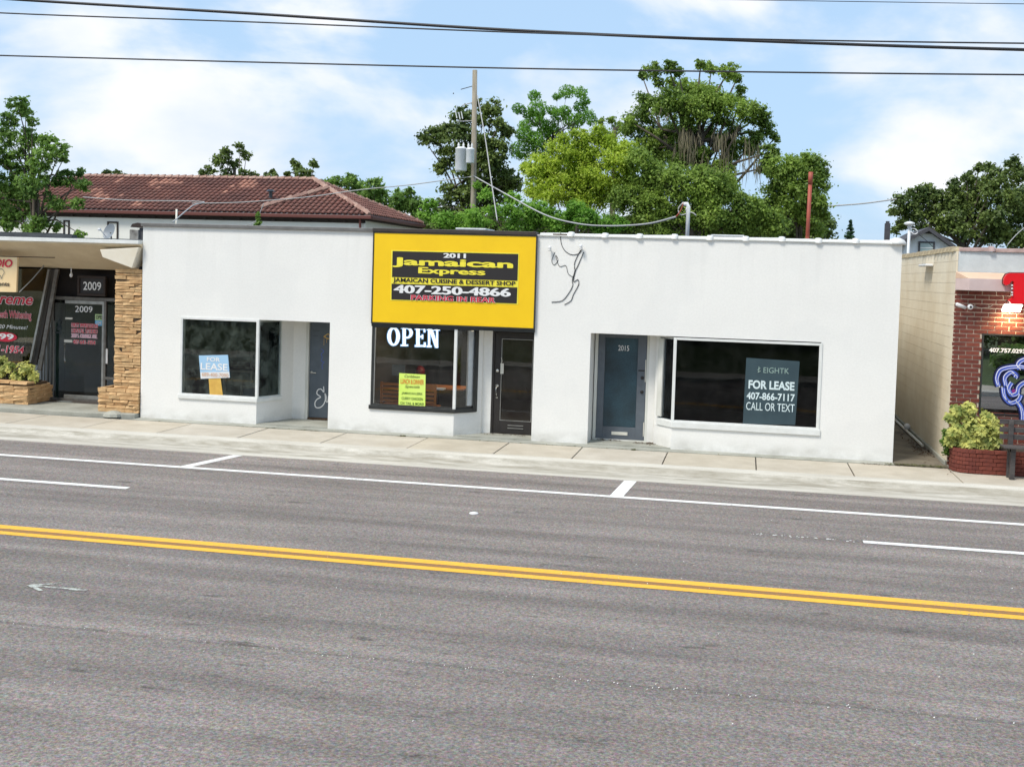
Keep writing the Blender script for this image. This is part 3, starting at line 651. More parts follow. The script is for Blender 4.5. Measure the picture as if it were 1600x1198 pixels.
# ---- doors
# first unit: plain metal door with graffiti
dA = MB().box(-9.11, -8.252, 1.12, 1.165, .07, 2.15).build('entry_door', M['door_grey'], WB, bevel=.004); dA['label'] = 'blue grey metal door with white graffiti'
dm = MB(); dm.box(-9.17, -9.11, 1.06, 1.2, .03, 2.17); dm.box(-9.11, -8.252, 1.06, 1.2, 2.15, 2.172); dm.build('door_frame', M['alcove'], WB)
MB().box(-9.11, -8.252, 1.06, 1.17, .03, .065).build('threshold', M['debris'], WB)
h = MB(); h.lathe((-9.05, 1.10, 1.04), [(.032, -.02), (.032, .02)], 10, 'Y'); h.tube([(-9.05, 1.07, 1.04), (-9.05, 1.055, 1.04), (-8.93, 1.05, 1.035)], .012, 6); h.build('handle', M['chrome'], dA, smooth=True)
def stroke(pts, r_, Y, mat, parent, name, seg=5, close=False):
    """painted stroke or bent tube following picture points at depth Y"""
    P = [at(x, y, Y) for x, y in pts]; Q = []
    n = len(P)
    for i in range(n-1):
        p0, p1, p2, p3 = P[max(i-1, 0)], P[i], P[i+1], P[min(i+2, n-1)]
        for k in range(4):
            t_ = k/4; Q.append(.5*((2*p1)+(-p0+p2)*t_+(2*p0-5*p1+4*p2-p3)*t_*t_+(-p0+3*p1-3*p2+p3)*t_**3))
    Q.append(P[-1])
    return MB().tube(Q, r_, seg).build(name, mat, parent, smooth=True)
def Z2(x, y): return (260+x/5.333, 470+y/5.333)
def ribbon(pts, wd, Y, mat, parent, name, d=.003):
    P = [at(x, y, Y) for x, y in pts]; n = len(P); Q = []
    for i in range(n-1):
        p0, p1, p2, p3 = P[max(i-1, 0)], P[i], P[i+1], P[min(i+2, n-1)]
        for k in range(4):
            t_ = k/4; Q.append(.5*((2*p1)+(-p0+p2)*t_+(2*p0-5*p1+4*p2-p3)*t_*t_+(-p0+3*p1-3*p2+p3)*t_**3))
    Q.append(P[-1]); m = MB(); n = len(Q)
    for i, p in enumerate(Q):
        t_ = (Q[min(i+1, n-1)]-Q[max(i-1, 0)]).normalized(); nn = Vector((-t_.z, 0, t_.x))*wd/2
        m.v += [tuple(p+nn-Vector((0, d, 0))), tuple(p-nn-Vector((0, d, 0)))]
    for i in range(n-1): m.f.append((2*i, 2*i+1, 2*i+3, 2*i+2))
    return m.build(name, mat, parent)
ribbon([Z2(*p) for p in ((1310, 712), (1312, 760), (1290, 735), (1262, 742), (1255, 775), (1285, 800), (1255, 820), (1238, 850), (1245, 885), (1280, 888), (1310, 862), (1325, 820), (1322, 770), (1332, 800), (1330, 835), (1345, 838), (1352, 790))], .022, 1.12, M['white_print'], dA, 'white_graffiti')
ribbon([Z2(*p) for p in ((1290, 400), (1312, 420), (1290, 445), (1300, 470), (1290, 500), (1315, 510), (1298, 530), (1300, 570))], .010, 1.12, M['neon_blue'], dA, 'blue_graffiti')
for k, pts in enumerate((((1310, 300), (1350, 275), (1362, 300)), ((1312, 295), (1345, 315), (1362, 310)), ((1315, 310), (1313, 370)), ((1338, 310), (1336, 350)))):
    ribbon([Z2(*p) for p in pts], .018 if k < 2 else .008, 1.12, M['wood_yellow'], dA, 'orange_graffiti', .003+.002*k)
for a in ((-9.05, -8.9, 1.118, 1.122, 1.93, 1.935), (-9.05, -8.93, 1.118, 1.122, 1.82, 1.825)): MB().box(*a).build('door_scratch', M['black_print'], dA)
# second unit: black door, full glass
dB = empty('glass_door', (-4.5, .62, .03)); dB.parent = WB; dB.location = Vector((-4.5, .62, .03))-WB.location
m = MB(); m.box(-4.985, -4.94, .585, .68, .03, 2.17); m.box(-4.94, -4.036, .585, .68, 2.10, 2.17); m.box(-4.08, -4.036, .585, .68, .03, 2.10); m.build('door_frame', M['door_black'], dB)
m = MB(); m.box(-4.935, -4.80, .60, .645, .04, 2.095); m.box(-4.80, -4.085, .60, .645, 1.96, 2.095); m.box(-4.80, -4.085, .60, .645, .04, .30); m.box(-4.15, -4.085, .60, .645, .30, 1.96)
m.build('door_leaf', M['door_black'], dB, bevel=.004)
frame_xz(MB(), -4.80, -4.15, .30, 1.96, .012, .592, .60).build('glazing_bead', M['alu'], dB)
MB().box(-4.795, -4.155, .618, .624, .305, 1.955).build('pane', M['glass'], dB)
MB().box(-4.62, -4.32, .594, .599, .15, .215).build('mail_slot', M['black_print'], dB)
for zz in (.147, .205): MB().box(-4.63, -4.31, .587, .597, zz, zz+.014).build('slot_bar', M['alu'], dB)
MB().lathe((-4.875, .60, 1.31), [(.036, 0), (.036, -.015), (.02, -.025)], 12, 'Y').build('lock', M['chrome'], dB, smooth=True)
h = MB(); h.lathe((-4.875, .60, 1.0), [(.034, 0), (.034, -.012)], 10, 'Y'); h.tube([(-4.875, .59, 1.03), (-4.885, .545, .93), (-4.88, .545, .85), (-4.875, .59, .76)], .010, 6); h.lathe((-4.875, .60, .76), [(.022, 0), (.022, -.012)], 10, 'Y'); h.build('door_handle', M['chrome'], dB, smooth=True)
m = MB(); m.tube([(-4.80, .585, 1.58), (-4.78, .585, 1.50), (-4.80, .585, 1.46)], .006, 5); m.box(-4.81, -4.745, .575, .59, 1.25, 1.46); m.build('hanging_tag', M['ivory'], dB)
# third unit: slate door with frosted glass, a teal reflection painted into it
dC = empty('panel_door', (-2.3, .62, .03)); dC.parent = WB; dC.location = Vector((-2.3, .62, .03))-WB.location
m = MB(); m.box(-2.90, -2.84, .585, .70, .03, 2.17); m.box(-1.87, -1.82, .585, .70, .03, 2.17); m.box(-2.84, -1.87, .585, .70, .03, .055); m.build('door_frame', M['alcove'], dC)
m = MB(); m.box(-2.835, -2.70, .60, .65, .06, 2.165); m.box(-2.05, -1.875, .60, .65, .06, 2.165); m.box(-2.70, -2.05, .60, .65, 2.07, 2.165); m.box(-2.70, -2.05, .60, .65, .06, .30); m.build('door_leaf', M['door_frame_blue'], dC, bevel=.004)
MB().box(-2.698, -2.052, .62, .626, .302, 2.068).build('pane', M['frost'], dC)
MB().box(-2.52, -2.20, .588, .599, .14, .205).build('mail_slot', M['ivory'], dC, bevel=.004)
for zz in (1.3, 1.02): MB().lathe((-1.945, .60, zz), [(.033, 0), (.033, -.012), (.022, -.03)], 12, 'Y').build('lock', M['black_print'], dC, smooth=True)
MB().box(-2.03, -1.90, .592, .598, 1.43, 1.455).build('strap_plate', M['black_print'], dC)
for a in ((1.22, 1.66), (.14, .42)): MB().box(-1.895, -1.878, .59, .597, *a).build('strike_strip', M['ivory'], dC)
def Z5(x, y): return (840+x/3.237, 350+y/3.237)
ptext('2015', *Z5(408, 614), *Z5(463, 641), .614, M['white_print'], dC)
# insulators with loose wires
ins = []
for x, y in ((860, 388.5), (908.5, 386)):
    p = at(x, y, 0); i_ = MB(); i_.tube([(p.x, 0, p.z), (p.x, -.08, p.z)], .012, 6); i_.lathe((p.x, -.08, p.z-.05), [(.028, 0), (.034, .02), (.022, .035), (.034, .05), (.034, .08), (.018, .10)], 10)
    i_.build('insulator', M['white'], WB, smooth=True)
M['thin_wire'] = pm('old_grey_wire', (.035, .035, .04), None, 3, .6)
M['white_wire'] = pm('white_painted_wire', (.66, .66, .66), None, 3, .6)
for pts, r_, mt in ((((876, 362), (876.5, 378), (882, 391), (893, 398), (905, 396), (909, 390)), .010, 'thin_wire'),
                (((867, 394), (862, 407), (866, 414), (872, 406), (868, 399), (874, 416), (884, 415), (888, 428), (896, 433)), .008, 'thin_wire'),
                (((907, 391), (898, 410), (898, 424), (894, 438), (895, 446), (888, 459), (878, 470), (862, 472)), .012, 'black_cable'),
                (((912, 394), (903, 415), (899, 424), (896, 440), (903, 437), (904, 445), (896, 460), (892, 470), (882, 476)), .012, 'black_cable')):
    stroke(pts, r_*.62, -.007, M[mt], WB, 'loose_wire')
# door number over the parapet gap
MB().box(-3.72, -3.45, -.02, .2, 4.05, 4.075).build('cap_gap', M['debris'], WB)
# notices inside and on the windows
# blue FOR LEASE board on a yellow post in the first window
fs = empty('lease_sign', at(338, 612, .06), 'light blue FOR LEASE board with yellow post leaning inside the left window', 'sign')
p = [at(*Z2(*q), -.012) for q in ((270, 455), (512, 450), (528, 640), (286, 650))]
MB().prism([tuple(q) for q in p], (0, .015, 0)).build('board', M['lilac_sign'], fs)
ptext('FOR', *Z2(338, 470), *Z2(448, 505), -.013, M['white_print'], fs, bold=.02)
ptext('LEASE', *Z2(286, 520), *Z2(510, 578), -.013, M['white_print'], fs, bold=.02)
p2 = [at(*Z2(*q), -.012) for q in ((284, 595), (524, 590), (528, 640), (287, 648))]
MB().prism([tuple(q-Vector((0, .003, 0))) for q in p2], (0, .002, 0)).build('number_strip', M['white'], fs)
ptext('689-400-7090', *Z2(296, 600), *Z2(516, 632), -.018, pm('peach_print', (.75, .5, .36), None, 3, .5), fs, bold=.01)
p = [at(*Z2(*q), -.006) for q in ((352, 648), (450, 640), (470, 790), (362, 790))]
MB().prism([tuple(q) for q in p], (0, .010, 0)).build('post', M['wood_yellow'], fs)
# shelf-like clutter in the first unit
bx = []
for i, (x, y, s, hgt, mt) in enumerate(((-11.25, 2.2, .35, .9, 'interior_green'), (-10.6, 1.6, .3, .62, 'paper'), (-10.15, 2.6, .4, 1.1, 'interior_green'), (-10.9, 3.2, .5, 1.4, 'interior_green'))):
    o = empty('storage_crate', (x, y, .01), ['dim green crate at the left inside the vacant left unit', 'low grey crate nearest the leaning lease board', 'tall dim crate right of the lease board indoors', 'tallest dim crate deep in the vacant left unit'][i], 'crate')
    frame_xz(frame_xz(MB(), x-s, x+s, .01, hgt, .05, y-.01, y+.02), x-s, x+s, .01, hgt, .05, y+.5, y+.53).build('frame', M['wood_pole'], o)
    MB().box(x-s+.01, x+s-.01, y+.02, y+.5, .02, hgt-.01).build('panel', M[mt], o)
# white OPEN letters in second window, lit
def Zb(x, y): return (560+x/5.333, 490+y/5.333)
OP = empty('open_sign', at(646, 540, .05), 'lit white slab serif OPEN letters hung in the black framed window', 'sign')
def slab_letters(grow, Y, dep, mat, nm):
    def rect(m, x0, y0, x1, y1):
        g = grow; pts = [Zb(x0-g, y0-g), Zb(x1+g, y0-g), Zb(x1+g, y1+g), Zb(x0-g, y1+g)]
        m.prism([tuple(at(*p, Y)) for p in pts], (0, dep, 0)); return m
    def ring(m, cx, cy, ro, so, ri, si):
        n = 24; A = [at(*Zb(cx+(ro+grow)*math.cos(2*math.pi*k/n), cy+(so+grow)*math.sin(2*math.pi*k/n)), Y) for k in range(n)]
        B = [at(*Zb(cx+max(1, ri-grow)*math.cos(2*math.pi*k/n), cy+(si-grow)*math.sin(2*math.pi*k/n)), Y) for k in range(n)]
        for k in range(n):
            j = (k+1) % n; m.prism([tuple(A[k]), tuple(A[j]), tuple(B[j]), tuple(B[k])], (0, dep, 0))
        return m
    m = MB(); ring(m, 292, 190, 52, 78, 24, 62); m.build(nm, mat, OP)
    m = MB(); rect(m, 368, 118, 392, 268); rect(m, 355, 112, 405, 124); rect(m, 352, 258, 412, 270)
    n = 12; cx, cy = 405, 160
    for k in range(n):
        a0 = -math.pi/2+math.pi*k/n; a1 = -math.pi/2+math.pi*(k+1)/n
        q = [Zb(cx+(46+grow)*math.cos(a0), cy+(47+grow)*math.sin(a0)), Zb(cx+(46+grow)*math.cos(a1), cy+(47+grow)*math.sin(a1)), Zb(cx+(22-grow)*math.cos(a1), cy+(33-grow)*math.sin(a1)), Zb(cx+(22-grow)*math.cos(a0), cy+(33-grow)*math.sin(a0))]
        m.prism([tuple(at(*p, Y)) for p in q], (0, dep, 0))
    rect(m, 392, 113, 408, 126); rect(m, 392, 193, 408, 206); m.build(nm, mat, OP)
    m = MB(); rect(m, 482, 122, 508, 272); rect(m, 470, 118, 555, 132); rect(m, 470, 262, 558, 276); rect(m, 543, 118, 556, 155); rect(m, 545, 240, 559, 276); rect(m, 508, 186, 532, 199); rect(m, 528, 175, 538, 210); m.build(nm, mat, OP)
    m = MB(); rect(m, 580, 128, 596, 275); rect(m, 570, 124, 612, 138); rect(m, 568, 266, 608, 280); rect(m, 648, 130, 662, 282); rect(m, 632, 128, 677, 141)
    g = grow; m.prism([tuple(at(*Zb(*p), Y)) for p in ((588-g, 130-g), (614+g, 128-g), (664+g, 282+g), (640-g, 284+g))], (0, dep, 0)); m.build(nm, mat, OP)
slab_letters(5, .045, .01, M['open_edge'], 'letter_glow'); slab_letters(0, .022, .02, M['open_glow'], 'letter')
# lime poster
LP = empty('menu_poster', at(642, 640, .06), 'lime yellow lunch and dinner specials poster taped low in the black framed window', 'poster')
p = [at(*Zb(*q), -.012) for q in ((340, 495), (560, 508), (556, 776), (334, 762))]
MB().prism([tuple(q) for q in p], (0, .004, 0)).build('sheet', M['lime'], LP)
dk = M['black_print']; org = pm('orange_print', (.75, .22, .03), None, 3, .5); grn = pm('dark_green_print', (.07, .16, .02), None, 3, .5)
ptext('Caribbean', *Zb(385, 512), *Zb(512, 534), -.012, dk, LP, shear=.3)
ptext('LUNCH & DINNER', *Zb(352, 546), *Zb(546, 588), -.012, org, LP, bold=.02)
ptext('Specials', *Zb(388, 596), *Zb(512, 626), -.012, dk, LP, shear=.3)
ptext('JAMAICAN JERK', *Zb(360, 655), *Zb(536, 680), -.012, grn, LP, bold=.015)
ptext('CURRY CHICKEN', *Zb(360, 697), *Zb(538, 720), -.012, grn, LP, bold=.015)
ptext('OX TAIL & MORE!', *Zb(350, 738), *Zb(545, 760), -.012, grn, LP, bold=.015)
# pale notice and red shape indoors
o = MB(); o.box(*[f(v) for v, f in ((at(*Zb(280, 425), 1.2).x, float), (at(*Zb(390, 425), 1.2).x, float))], 1.2, 1.21, at(*Zb(300, 515), 1.2).z, at(*Zb(300, 425), 1.2).z)
tag(o.build('notice_sheet', M['paper']), 'grey paper notice behind the lime poster inside the restaurant', 'notice')
for i, x in enumerate((-5.1, -4.7)):
    gl = empty('ceiling_globe', (x, 3.2+.5*i, 2.5), ['left', 'right'][i]+' of two small lit globe lamps seen through the black glass door', 'lamp')
    MB().lathe((x, 3.2+.5*i, 2.3), [(.02, -.06), (.06, -.03), (.07, .02), (.05, .07), (.015, .1)], 12).build('globe', M['lamp_glow'], gl, smooth=True); MB().tube([(x, 3.2+.5*i, 2.4), (x, 3.2+.5*i, 2.89)], .008, 5).build('cord', M['black_print'], gl)
gl_d = bpy.data.lights.new('chair_fill_light', 'POINT'); gl_o = bpy.data.objects.new('chair_fill_light', gl_d); scene.collection.objects.link(gl_o); gl_o.parent = gl; gl_o.location = (-.9, -1.9, -.2); gl_d.energy = 45; gl_d.color = (1, .8, .55); gl_d.shadow_soft_size = .1  # added fill lamp, set apart from the globes, to brighten the chairs
# chairs and table indoors, seen through the second window
def make_chair(x, y, label):
    t = empty('wooden_chair', (x, y, .01), label, 'chair', 'wooden chairs inside the restaurant')
    W, D_ = .46, .42; s = MB().box(x-W/2, x+W/2, y-D_/2, y+D_/2, .44, .48).build('seat', M['wood_orange'], t, bevel=.01)
    for sx in (-1, 1):
        xx = x+sx*(W/2-.025)
        MB().box(xx-.022, xx+.022, y-D_/2, y-D_/2+.04, .01, .95).build('leg', M['wood_orange'], t)
        MB().box(xx-.022, xx+.022, y+D_/2-.04, y+D_/2, .01, .44).build('leg', M['wood_orange'], t)
    for k in range(5):
        MB().box(x-W/2+.04, x+W/2-.04, y-D_/2+.008, y-D_/2+.03, .54+.085*k, .595+.085*k).build('back_slat', M['wood_orange'], t)
    return t
pc = at(*Zb(270, 640), .75); make_chair(pc.x, .95, 'orange wooden slat back chair left of the lime poster')
pc = at(*Zb(560, 650), .75); make_chair(pc.x, .95, 'orange wooden slat back chair mostly behind the lime poster')
tb = empty('restaurant_table', (-6.0, 1.6, .01), 'small brown table behind the wooden chairs inside the restaurant', 'table')
MB().box(-7.1, -5.75, 1.3, 2.0, .78, .82).build('table_top', M['wood_orange'], tb, bevel=.01); MB().tube([(-6.4, 1.65, .01), (-6.4, 1.65, .78)], .04, 8).build('pedestal', M['black_print'], tb)
p = at(*Zb(660, 632), .9); tag(MB().box(p.x-.1, p.x+.1, 1.0, 1.2, p.z-.02, p.z+.015).build('napkin_box', M['white'], bevel=.005), 'small white box beside the right wooden chair indoors', 'box')
p = at(*Zb(515, 480), 2.5); tag(MB().lathe((p.x, 2.5, p.z-.2), [(.07, .1), (.11, .16), (.10, .26), (.04, .32)], 12).build('red_lantern', pm('dark_red_lacquer', (.22, .01, .015), None, 3, .5), smooth=True), 'red rounded ornament above the lime poster inside the restaurant', 'ornament')
# dark slate poster in third window
DS = empty('lease_poster', at(1206, 660, .05), 'dark slate FOR LEASE poster with white phone number in the right window', 'poster')
def Z6(x, y): return (1020+x/4, 500+y/4)
p = [at(*Z6(*q), .0) for q in ((585, 235), (918, 258), (890, 655), (562, 648))]
MB().prism([tuple(q+Vector((0, -.004, 0))) for q in p], (0, .004, 0)).build('sheet', M['dark_sign'], DS)
pal = pm('pale_blue_print', (.68, .80, .82), None, 3, .5); dim = pm('dim_green_print', (.30, .42, .38), None, 3, .5)
ptext('EIGHTK', *Z6(692, 298), *Z6(852, 333), -.006, dim, DS)
MB().tube([at(*Z6(662, 325), -.01), at(*Z6(664, 290), -.01)], .006, 5).tube([at(*Z6(655, 312), -.01), at(*Z6(672, 300), -.01)], .006, 5).tube([at(*Z6(656, 326), -.01), at(*Z6(674, 318), -.01)], .006, 5).build('emblem', dim, DS)
ptext('FOR LEASE', *Z6(598, 380), *Z6(886, 435), -.006, pal, DS, bold=.035)
ptext('407-866-7117', *Z6(586, 455), *Z6(888, 502), -.006, pal, DS, bold=.025)
ptext('CALL OR TEXT', *Z6(583, 518), *Z6(886, 568), -.006, pal, DS, bold=.004)
# ------------------------------------------------------------------ yellow shop sign
YS = empty('shop_sign', (-5.7, 0, 2.2), 'large yellow sign board reading 2011 Jamaican Express over the middle shop', 'sign')
MB().box(-7.335, -4.045, -.055, -.004, 2.225, 4.025).build('yellow_panel', M['yellow_sign'], YS)
frame_xz(MB(), -7.36, -4.02, 2.195, 4.031, .022, -.065, -.003).build('edge_frame', M['frame_dark'], YS)
MB().box(-7.36, -4.02, -.03, -.003, 2.14, 2.194).build('bottom_trim', M['frame_dark'], YS)
def Z3(x, y): return (560+x/5.333, 340+y/5.333)
YB = -.06
def panel(pts, Y, mat, nm, d=.006): 
    p = [at(*Z3(*q), Y) for q in pts]; return MB().prism([tuple(q) for q in p], (0, d, 0)).build(nm, mat, YS)
panel(((274, 270), (1340, 296), (1330, 724), (266, 690)), -.060, M['yellow_print'], 'print_border', .004)
panel(((285, 279), (1332, 304), (1325, 526), (280, 495)), -.064, M['black_print'], 'upper_panel', .003)
panel(((277, 550), (1324, 582), (1319, 716), (275, 682)), -.064, M['black_print'], 'lower_panel', .003)
def st(body, x0, y0, x1, y1, mat, **k): return ptext(body, *Z3(x0, y0), *Z3(x1, y1), -.066, mat, YS, **k)
st('2011', 712, 299, 893, 337, M['white_print'], bold=.01, fat=.010)
st('Jamaican', 290, 345, 1282, 426, M['yellow_print'], bold=.012, fat=.020)
st('Express', 504, 421, 1054, 488, M['yellow_print'], bold=.01, fat=.013)
st('JAMAICAN CUISINE & DESSERT SHOP', 290, 516, 1308, 562, M['black_print'], bold=.01, fat=.003)
st('407-250-4866', 299, 575, 1266, 643, M['white_print'], bold=.012, fat=.014)
for nm, mt, e, yy in (('lettering', M['white_print'], .006, -.066), ('lettering', M['red_print'], 0, -.069)):
    a_, b_ = Z3(440, 655), Z3(1140, 698)
    ptext('PARKING IN REAR', *a_, *b_, yy, mt, YS, bold=.012, fat=.012 if e else .004)

# ------------------------------------------------------------------ stone fronted building on the left
SB = empty('stone_fronted_building', (-15, .5, 0), 'low dental studio with beige canopy, golden ledge stone pier and dark glazed front', 'building')
YW, YD = 1.2, 1.38
sh = MB(); sh.box(-20, X0-.02, 3.0, 12, 0, 3.4); sh.build('rear_wall', M['stucco_trim'], SB)
# canopy: thin fascia, underside sloping down to the shopfront
cn = MB(); yf = -.12; pts = [(yf, 3.66), (YW+.3, 3.66), (YW+.3, 3.09), (YW-.02, 3.09), (yf, 3.63)]
cn.prism([(-20, y, z_) for y, z_ in pts], (-13.30+20, 0, 0)); cn.prism([(-13.30, y, z_) for y, z_ in pts], (.88, 0, 0)); cn.build('canopy', M['beige_canopy'], SB)
MB().box(-20, -12.44, yf-.03, yf+.25, 3.655, 3.735).build('fascia', M['stucco_trim'], SB, bevel=.006)
p = [at(*q, yf-.01) for q in ((156, 390), (217, 386.5), (206, 419), (160, 402))]
MB().prism([tuple(q) for q in p], (0, .3, 0)).build('canopy_end', M['canopy_lit'], SB, bevel=.01)
MB().box(-20, -12.45, .1, 12, 3.73, 3.76).build('roof_deck', M['roofing'], SB)
m = MB()
for k in range(3): m.box(-20, -14.2-.3*k, .2+.25*k, .4+.25*k, 3.76, 3.82+.02*k)
m.build('roof_battens', M['roofing'], SB)
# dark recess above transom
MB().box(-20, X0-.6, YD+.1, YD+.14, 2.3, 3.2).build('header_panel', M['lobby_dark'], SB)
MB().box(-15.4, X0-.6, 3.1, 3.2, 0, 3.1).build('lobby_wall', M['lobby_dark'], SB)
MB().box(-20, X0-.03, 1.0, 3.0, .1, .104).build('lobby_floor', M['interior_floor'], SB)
# pier: core plus separate ledge stones
MB().box(-13.035, X0-.035, .03, YD+.1, .1, 3.12).box(-13.36, X0-.035, -.01, YD+.1, .02, .55).build('pier_core', M['mortar_dark'], SB)
smesh = []
rr = random.Random(11)
def stone_mesh(wd, h_, dp):
    m = MB(); q = [(0, 0), (wd, 0), (wd, h_), (0, h_)]
    m.box(0, wd, 0, dp, 0, h_)
    m.v = [(x+rr.uniform(-.008, .008), y+(rr.uniform(0, .03) if y < .01 else 0), z_+rr.uniform(-.006, .006)) for x, y, z_ in m.v]
    return m.mesh('stone', M['stone'])
lib = {(i, j): stone_mesh(wd, h_, .10) for i, wd in enumerate((.18, .25, .34, .45)) for j, h_ in enumerate((.042, .055, .075))}
WS = (.18, .25, .34, .45); HS = (.042, .055, .075)
def stone_course(x0, x1, z_, j, y0, parent, side=None):
    x = x0
    while x < x1-.05:
        i = rr.randrange(4); wd = min(WS[i], x1-x)
        if x1-(x+wd) < .1: wd = x1-x
        o = link('stone', lib[(i, j)], parent, (x+.004, y0+rr.uniform(-.02, .012), z_)); o.scale = ((wd-.008)/WS[i], 1, 1)
        x += wd
z_ = .105
while z_ < 3.06:
    j = rr.randrange(3)
    lowp = z_ < .53
    stone_course(-13.38 if lowp else -13.05, X0-.02, z_, j, -.05 if lowp else .0, SB)
    z_ += HS[j]+.011
# side faces of pier returns (left side) as stones too
z_ = .105
while z_ < 3.06:
    j = rr.randrange(3); x_ = -13.40 if z_ < .53 else -13.07; y = .05 if z_ < .53 else .08
    while y < YD:
        i = rr.randrange(2, 4); o = link('side_stone', lib[(i, j)], SB, (x_+rr.uniform(0, .01), y+WS[i], z_)); o.rotation_euler = (0, 0, -math.pi/2); y += WS[i]+.005
    z_ += HS[j]+.011
tag([c for c in SB.children if c.name.startswith('pier_core')][0])
MB().lathe((-12.95, -.16, .03), [(.22, 0), (.2, .06), (.12, .10), (.03, .12)], 9).build('broken_mortar', M['concrete'], SB)
# storefront framing
fm = MB()
a = at(81, 466, YD); b = at(180, 469, YD); zt = 2.38
xl, xr = at(81, 550, YD).x, at(167, 550, YD).x
fm.box(-15.5, X0-.62, YD-.06, YD+.04, zt, zt+.075)
fm.box(xl, X0-.62, YD-.05, YD+.03, .10, .15)
for x_ in (xl, xr-.06): fm.box(x_, x_+.055, YD-.05, YD+.03, .15, zt)
fm.box(xr-.005, X0-.62, YD-.05, YD+.03, .62, .68)
fm.build('shopfront_frame', M['alu_dark'], SB, bevel=.004)
dl = at(101, 600, YD).x; dr = xr-.065
dd = empty('glass_door', (dl, YD, .15)); dd.parent = SB; dd.location = Vector((dl, YD, .15))-SB.location
d_ = MB(); d_.box(dl, dr, YD-.03, YD+.015, .155, .235); d_.box(dl, dr, YD-.03, YD+.015, zt-.08, zt-.005); d_.box(dr-.05, dr, YD-.03, YD+.015, .235, zt-.08); d_.build('door_leaf', M['alu'], dd, bevel=.003)
MB().box(dl, dr-.05, YD-.01, YD-.004, .235, zt-.08).build('pane', M['glass_dark'], dd)
MB().tube([(dl+.06, YD-.06, .98), (dl+.04, YD-.08, 1.0), (dl+.04, YD-.08, 1.38), (dl+.06, YD-.04, 1.4)], .014, 6).build('pull_handle', M['chrome'], dd, smooth=True)
MB().box(dl+.0, dl+.20, YD-.04, YD-.03, 1.42, 1.48).box(dl+.02, dl+.20, YD-.04, YD-.03, 1.94, 1.985).build('slot_plate', M['ivory'], dd)
MB().box(xr+.01, xr+.06, YD-.07, YD-.05, .98, 1.32).build('side_handle', M['white'], SB, bevel=.01)
MB().box(xl+.05, dl, YD-.012, YD-.006, .15, zt).box(xr, X0-.62, YD-.012, YD-.006, .68, zt).build('side_pane', M['glass_dark'], SB)
for px_, mt, w2 in ((76, 'blind', .05), (90.5, 'mint_green', .055)):
    q = at(px_, 560, YD+.1); MB().box(q.x-w2/2, q.x+w2/2, YD+.06, YD+.1, .15, 1.85 if mt == 'mint_green' else 2.3).build('post', M[mt], SB)  # slim coloured uprights behind the glass
q = at(90.5, 517, YD); MB().box(q.x-.1, q.x+.1, YD+.03, YD+.07, q.z-.06, q.z-.02).lathe((q.x, YD+.06, q.z+.02), [(.05, 0), (.06, .06), (.03, .12), (.06, .2), (.02, .24)], 8).build('bar_head', M['transformer'], SB)
MB().box(dl+.02, dl+.35, YD-.36, YD-.16, .101, .106).build('door_mat', M['paper'], SB)
def Z1(x, y): return (x/3.327, 340+y/3.327)
def zt_(body, x0, y0, x1, y1, mat, Y, par, **k): return ptext(body, *Z1(x0, y0), *Z1(x1, y1), Y, mat, par, **k)
zt_('2009', 391, 460, 481, 492, M['white_print'], YD-.014, dd, bold=.005)
MB().box(*sorted((at(*Z1(496, 520), YD).x, at(*Z1(541, 520), YD).x)), YD-.016, YD-.012, at(*Z1(520, 534), YD).z, at(*Z1(520, 502), YD).z).build('open_card', pm('green_card', (.45, .62, .30), None, 3, .6), dd)
MB().box(*sorted((at(*Z1(496, 550), YD).x, at(*Z1(541, 550), YD).x)), YD-.016, YD-.012, at(*Z1(520, 562), YD).z, at(*Z1(520, 534.5), YD).z).build('hours_card', pm('blue_card', (.12, .42, .70), None, 3, .6), dd)
zt_('OPEN', 499, 508, 540, 528, M['black_print'], YD-.018, dd, bold=.02)
zt_('COME IN', 500, 540, 540, 556, M['white_print'], YD-.018, dd, bold=.01)
for body, x0, y0, x1, y1 in (('FIRST IMPRESSION', 373, 550, 508, 572), ('DENTAL STUDIO', 374, 578, 507, 601), ('2009 S. ORANGE AVE.', 372, 605, 507, 626), ('407-641-1954', 380, 636, 496, 658)):
    zt_(body, x0, y0, x1, y1, M['white_print'], YD-.014, dd, fat=.010)
    zt_(body, x0, y0, x1, y1, M['red_print'] if 'ORANGE' not in body else M['pink_print'], YD-.018, dd, fat=.003)
# number box over the door
NB = MB(); q0, q1 = at(*Z1(403, 405), YW+.05), at(*Z1(552, 305), YW+.05)
frame_xz(MB(), q0.x, q1.x, q0.z, q1.z, .06, YW+.02, YW+.1).build('number_frame', M['dark_wood'], SB, bevel=.01)
MB().box(q0.x+.055, q1.x-.055, YW+.05, YW+.09, q0.z+.055, q1.z-.055).build('number_plate', M['black_print'], SB)
zt_('2009', 433, 334, 526, 378, M['white_print'], YW+.045, SB, bold=.012)
# bare bulb
q = at(*Z1(370, 290), YW-.25); MB().tube([(q.x, q.y, q.z+.12), (q.x, q.y, q.z+.02)], .012, 6).lathe((q.x, q.y, q.z-.09), [(.01, 0), (.035, .03), (.035, .06), (.015, .11)], 10).build('light_bulb', M['white'], SB, smooth=True)
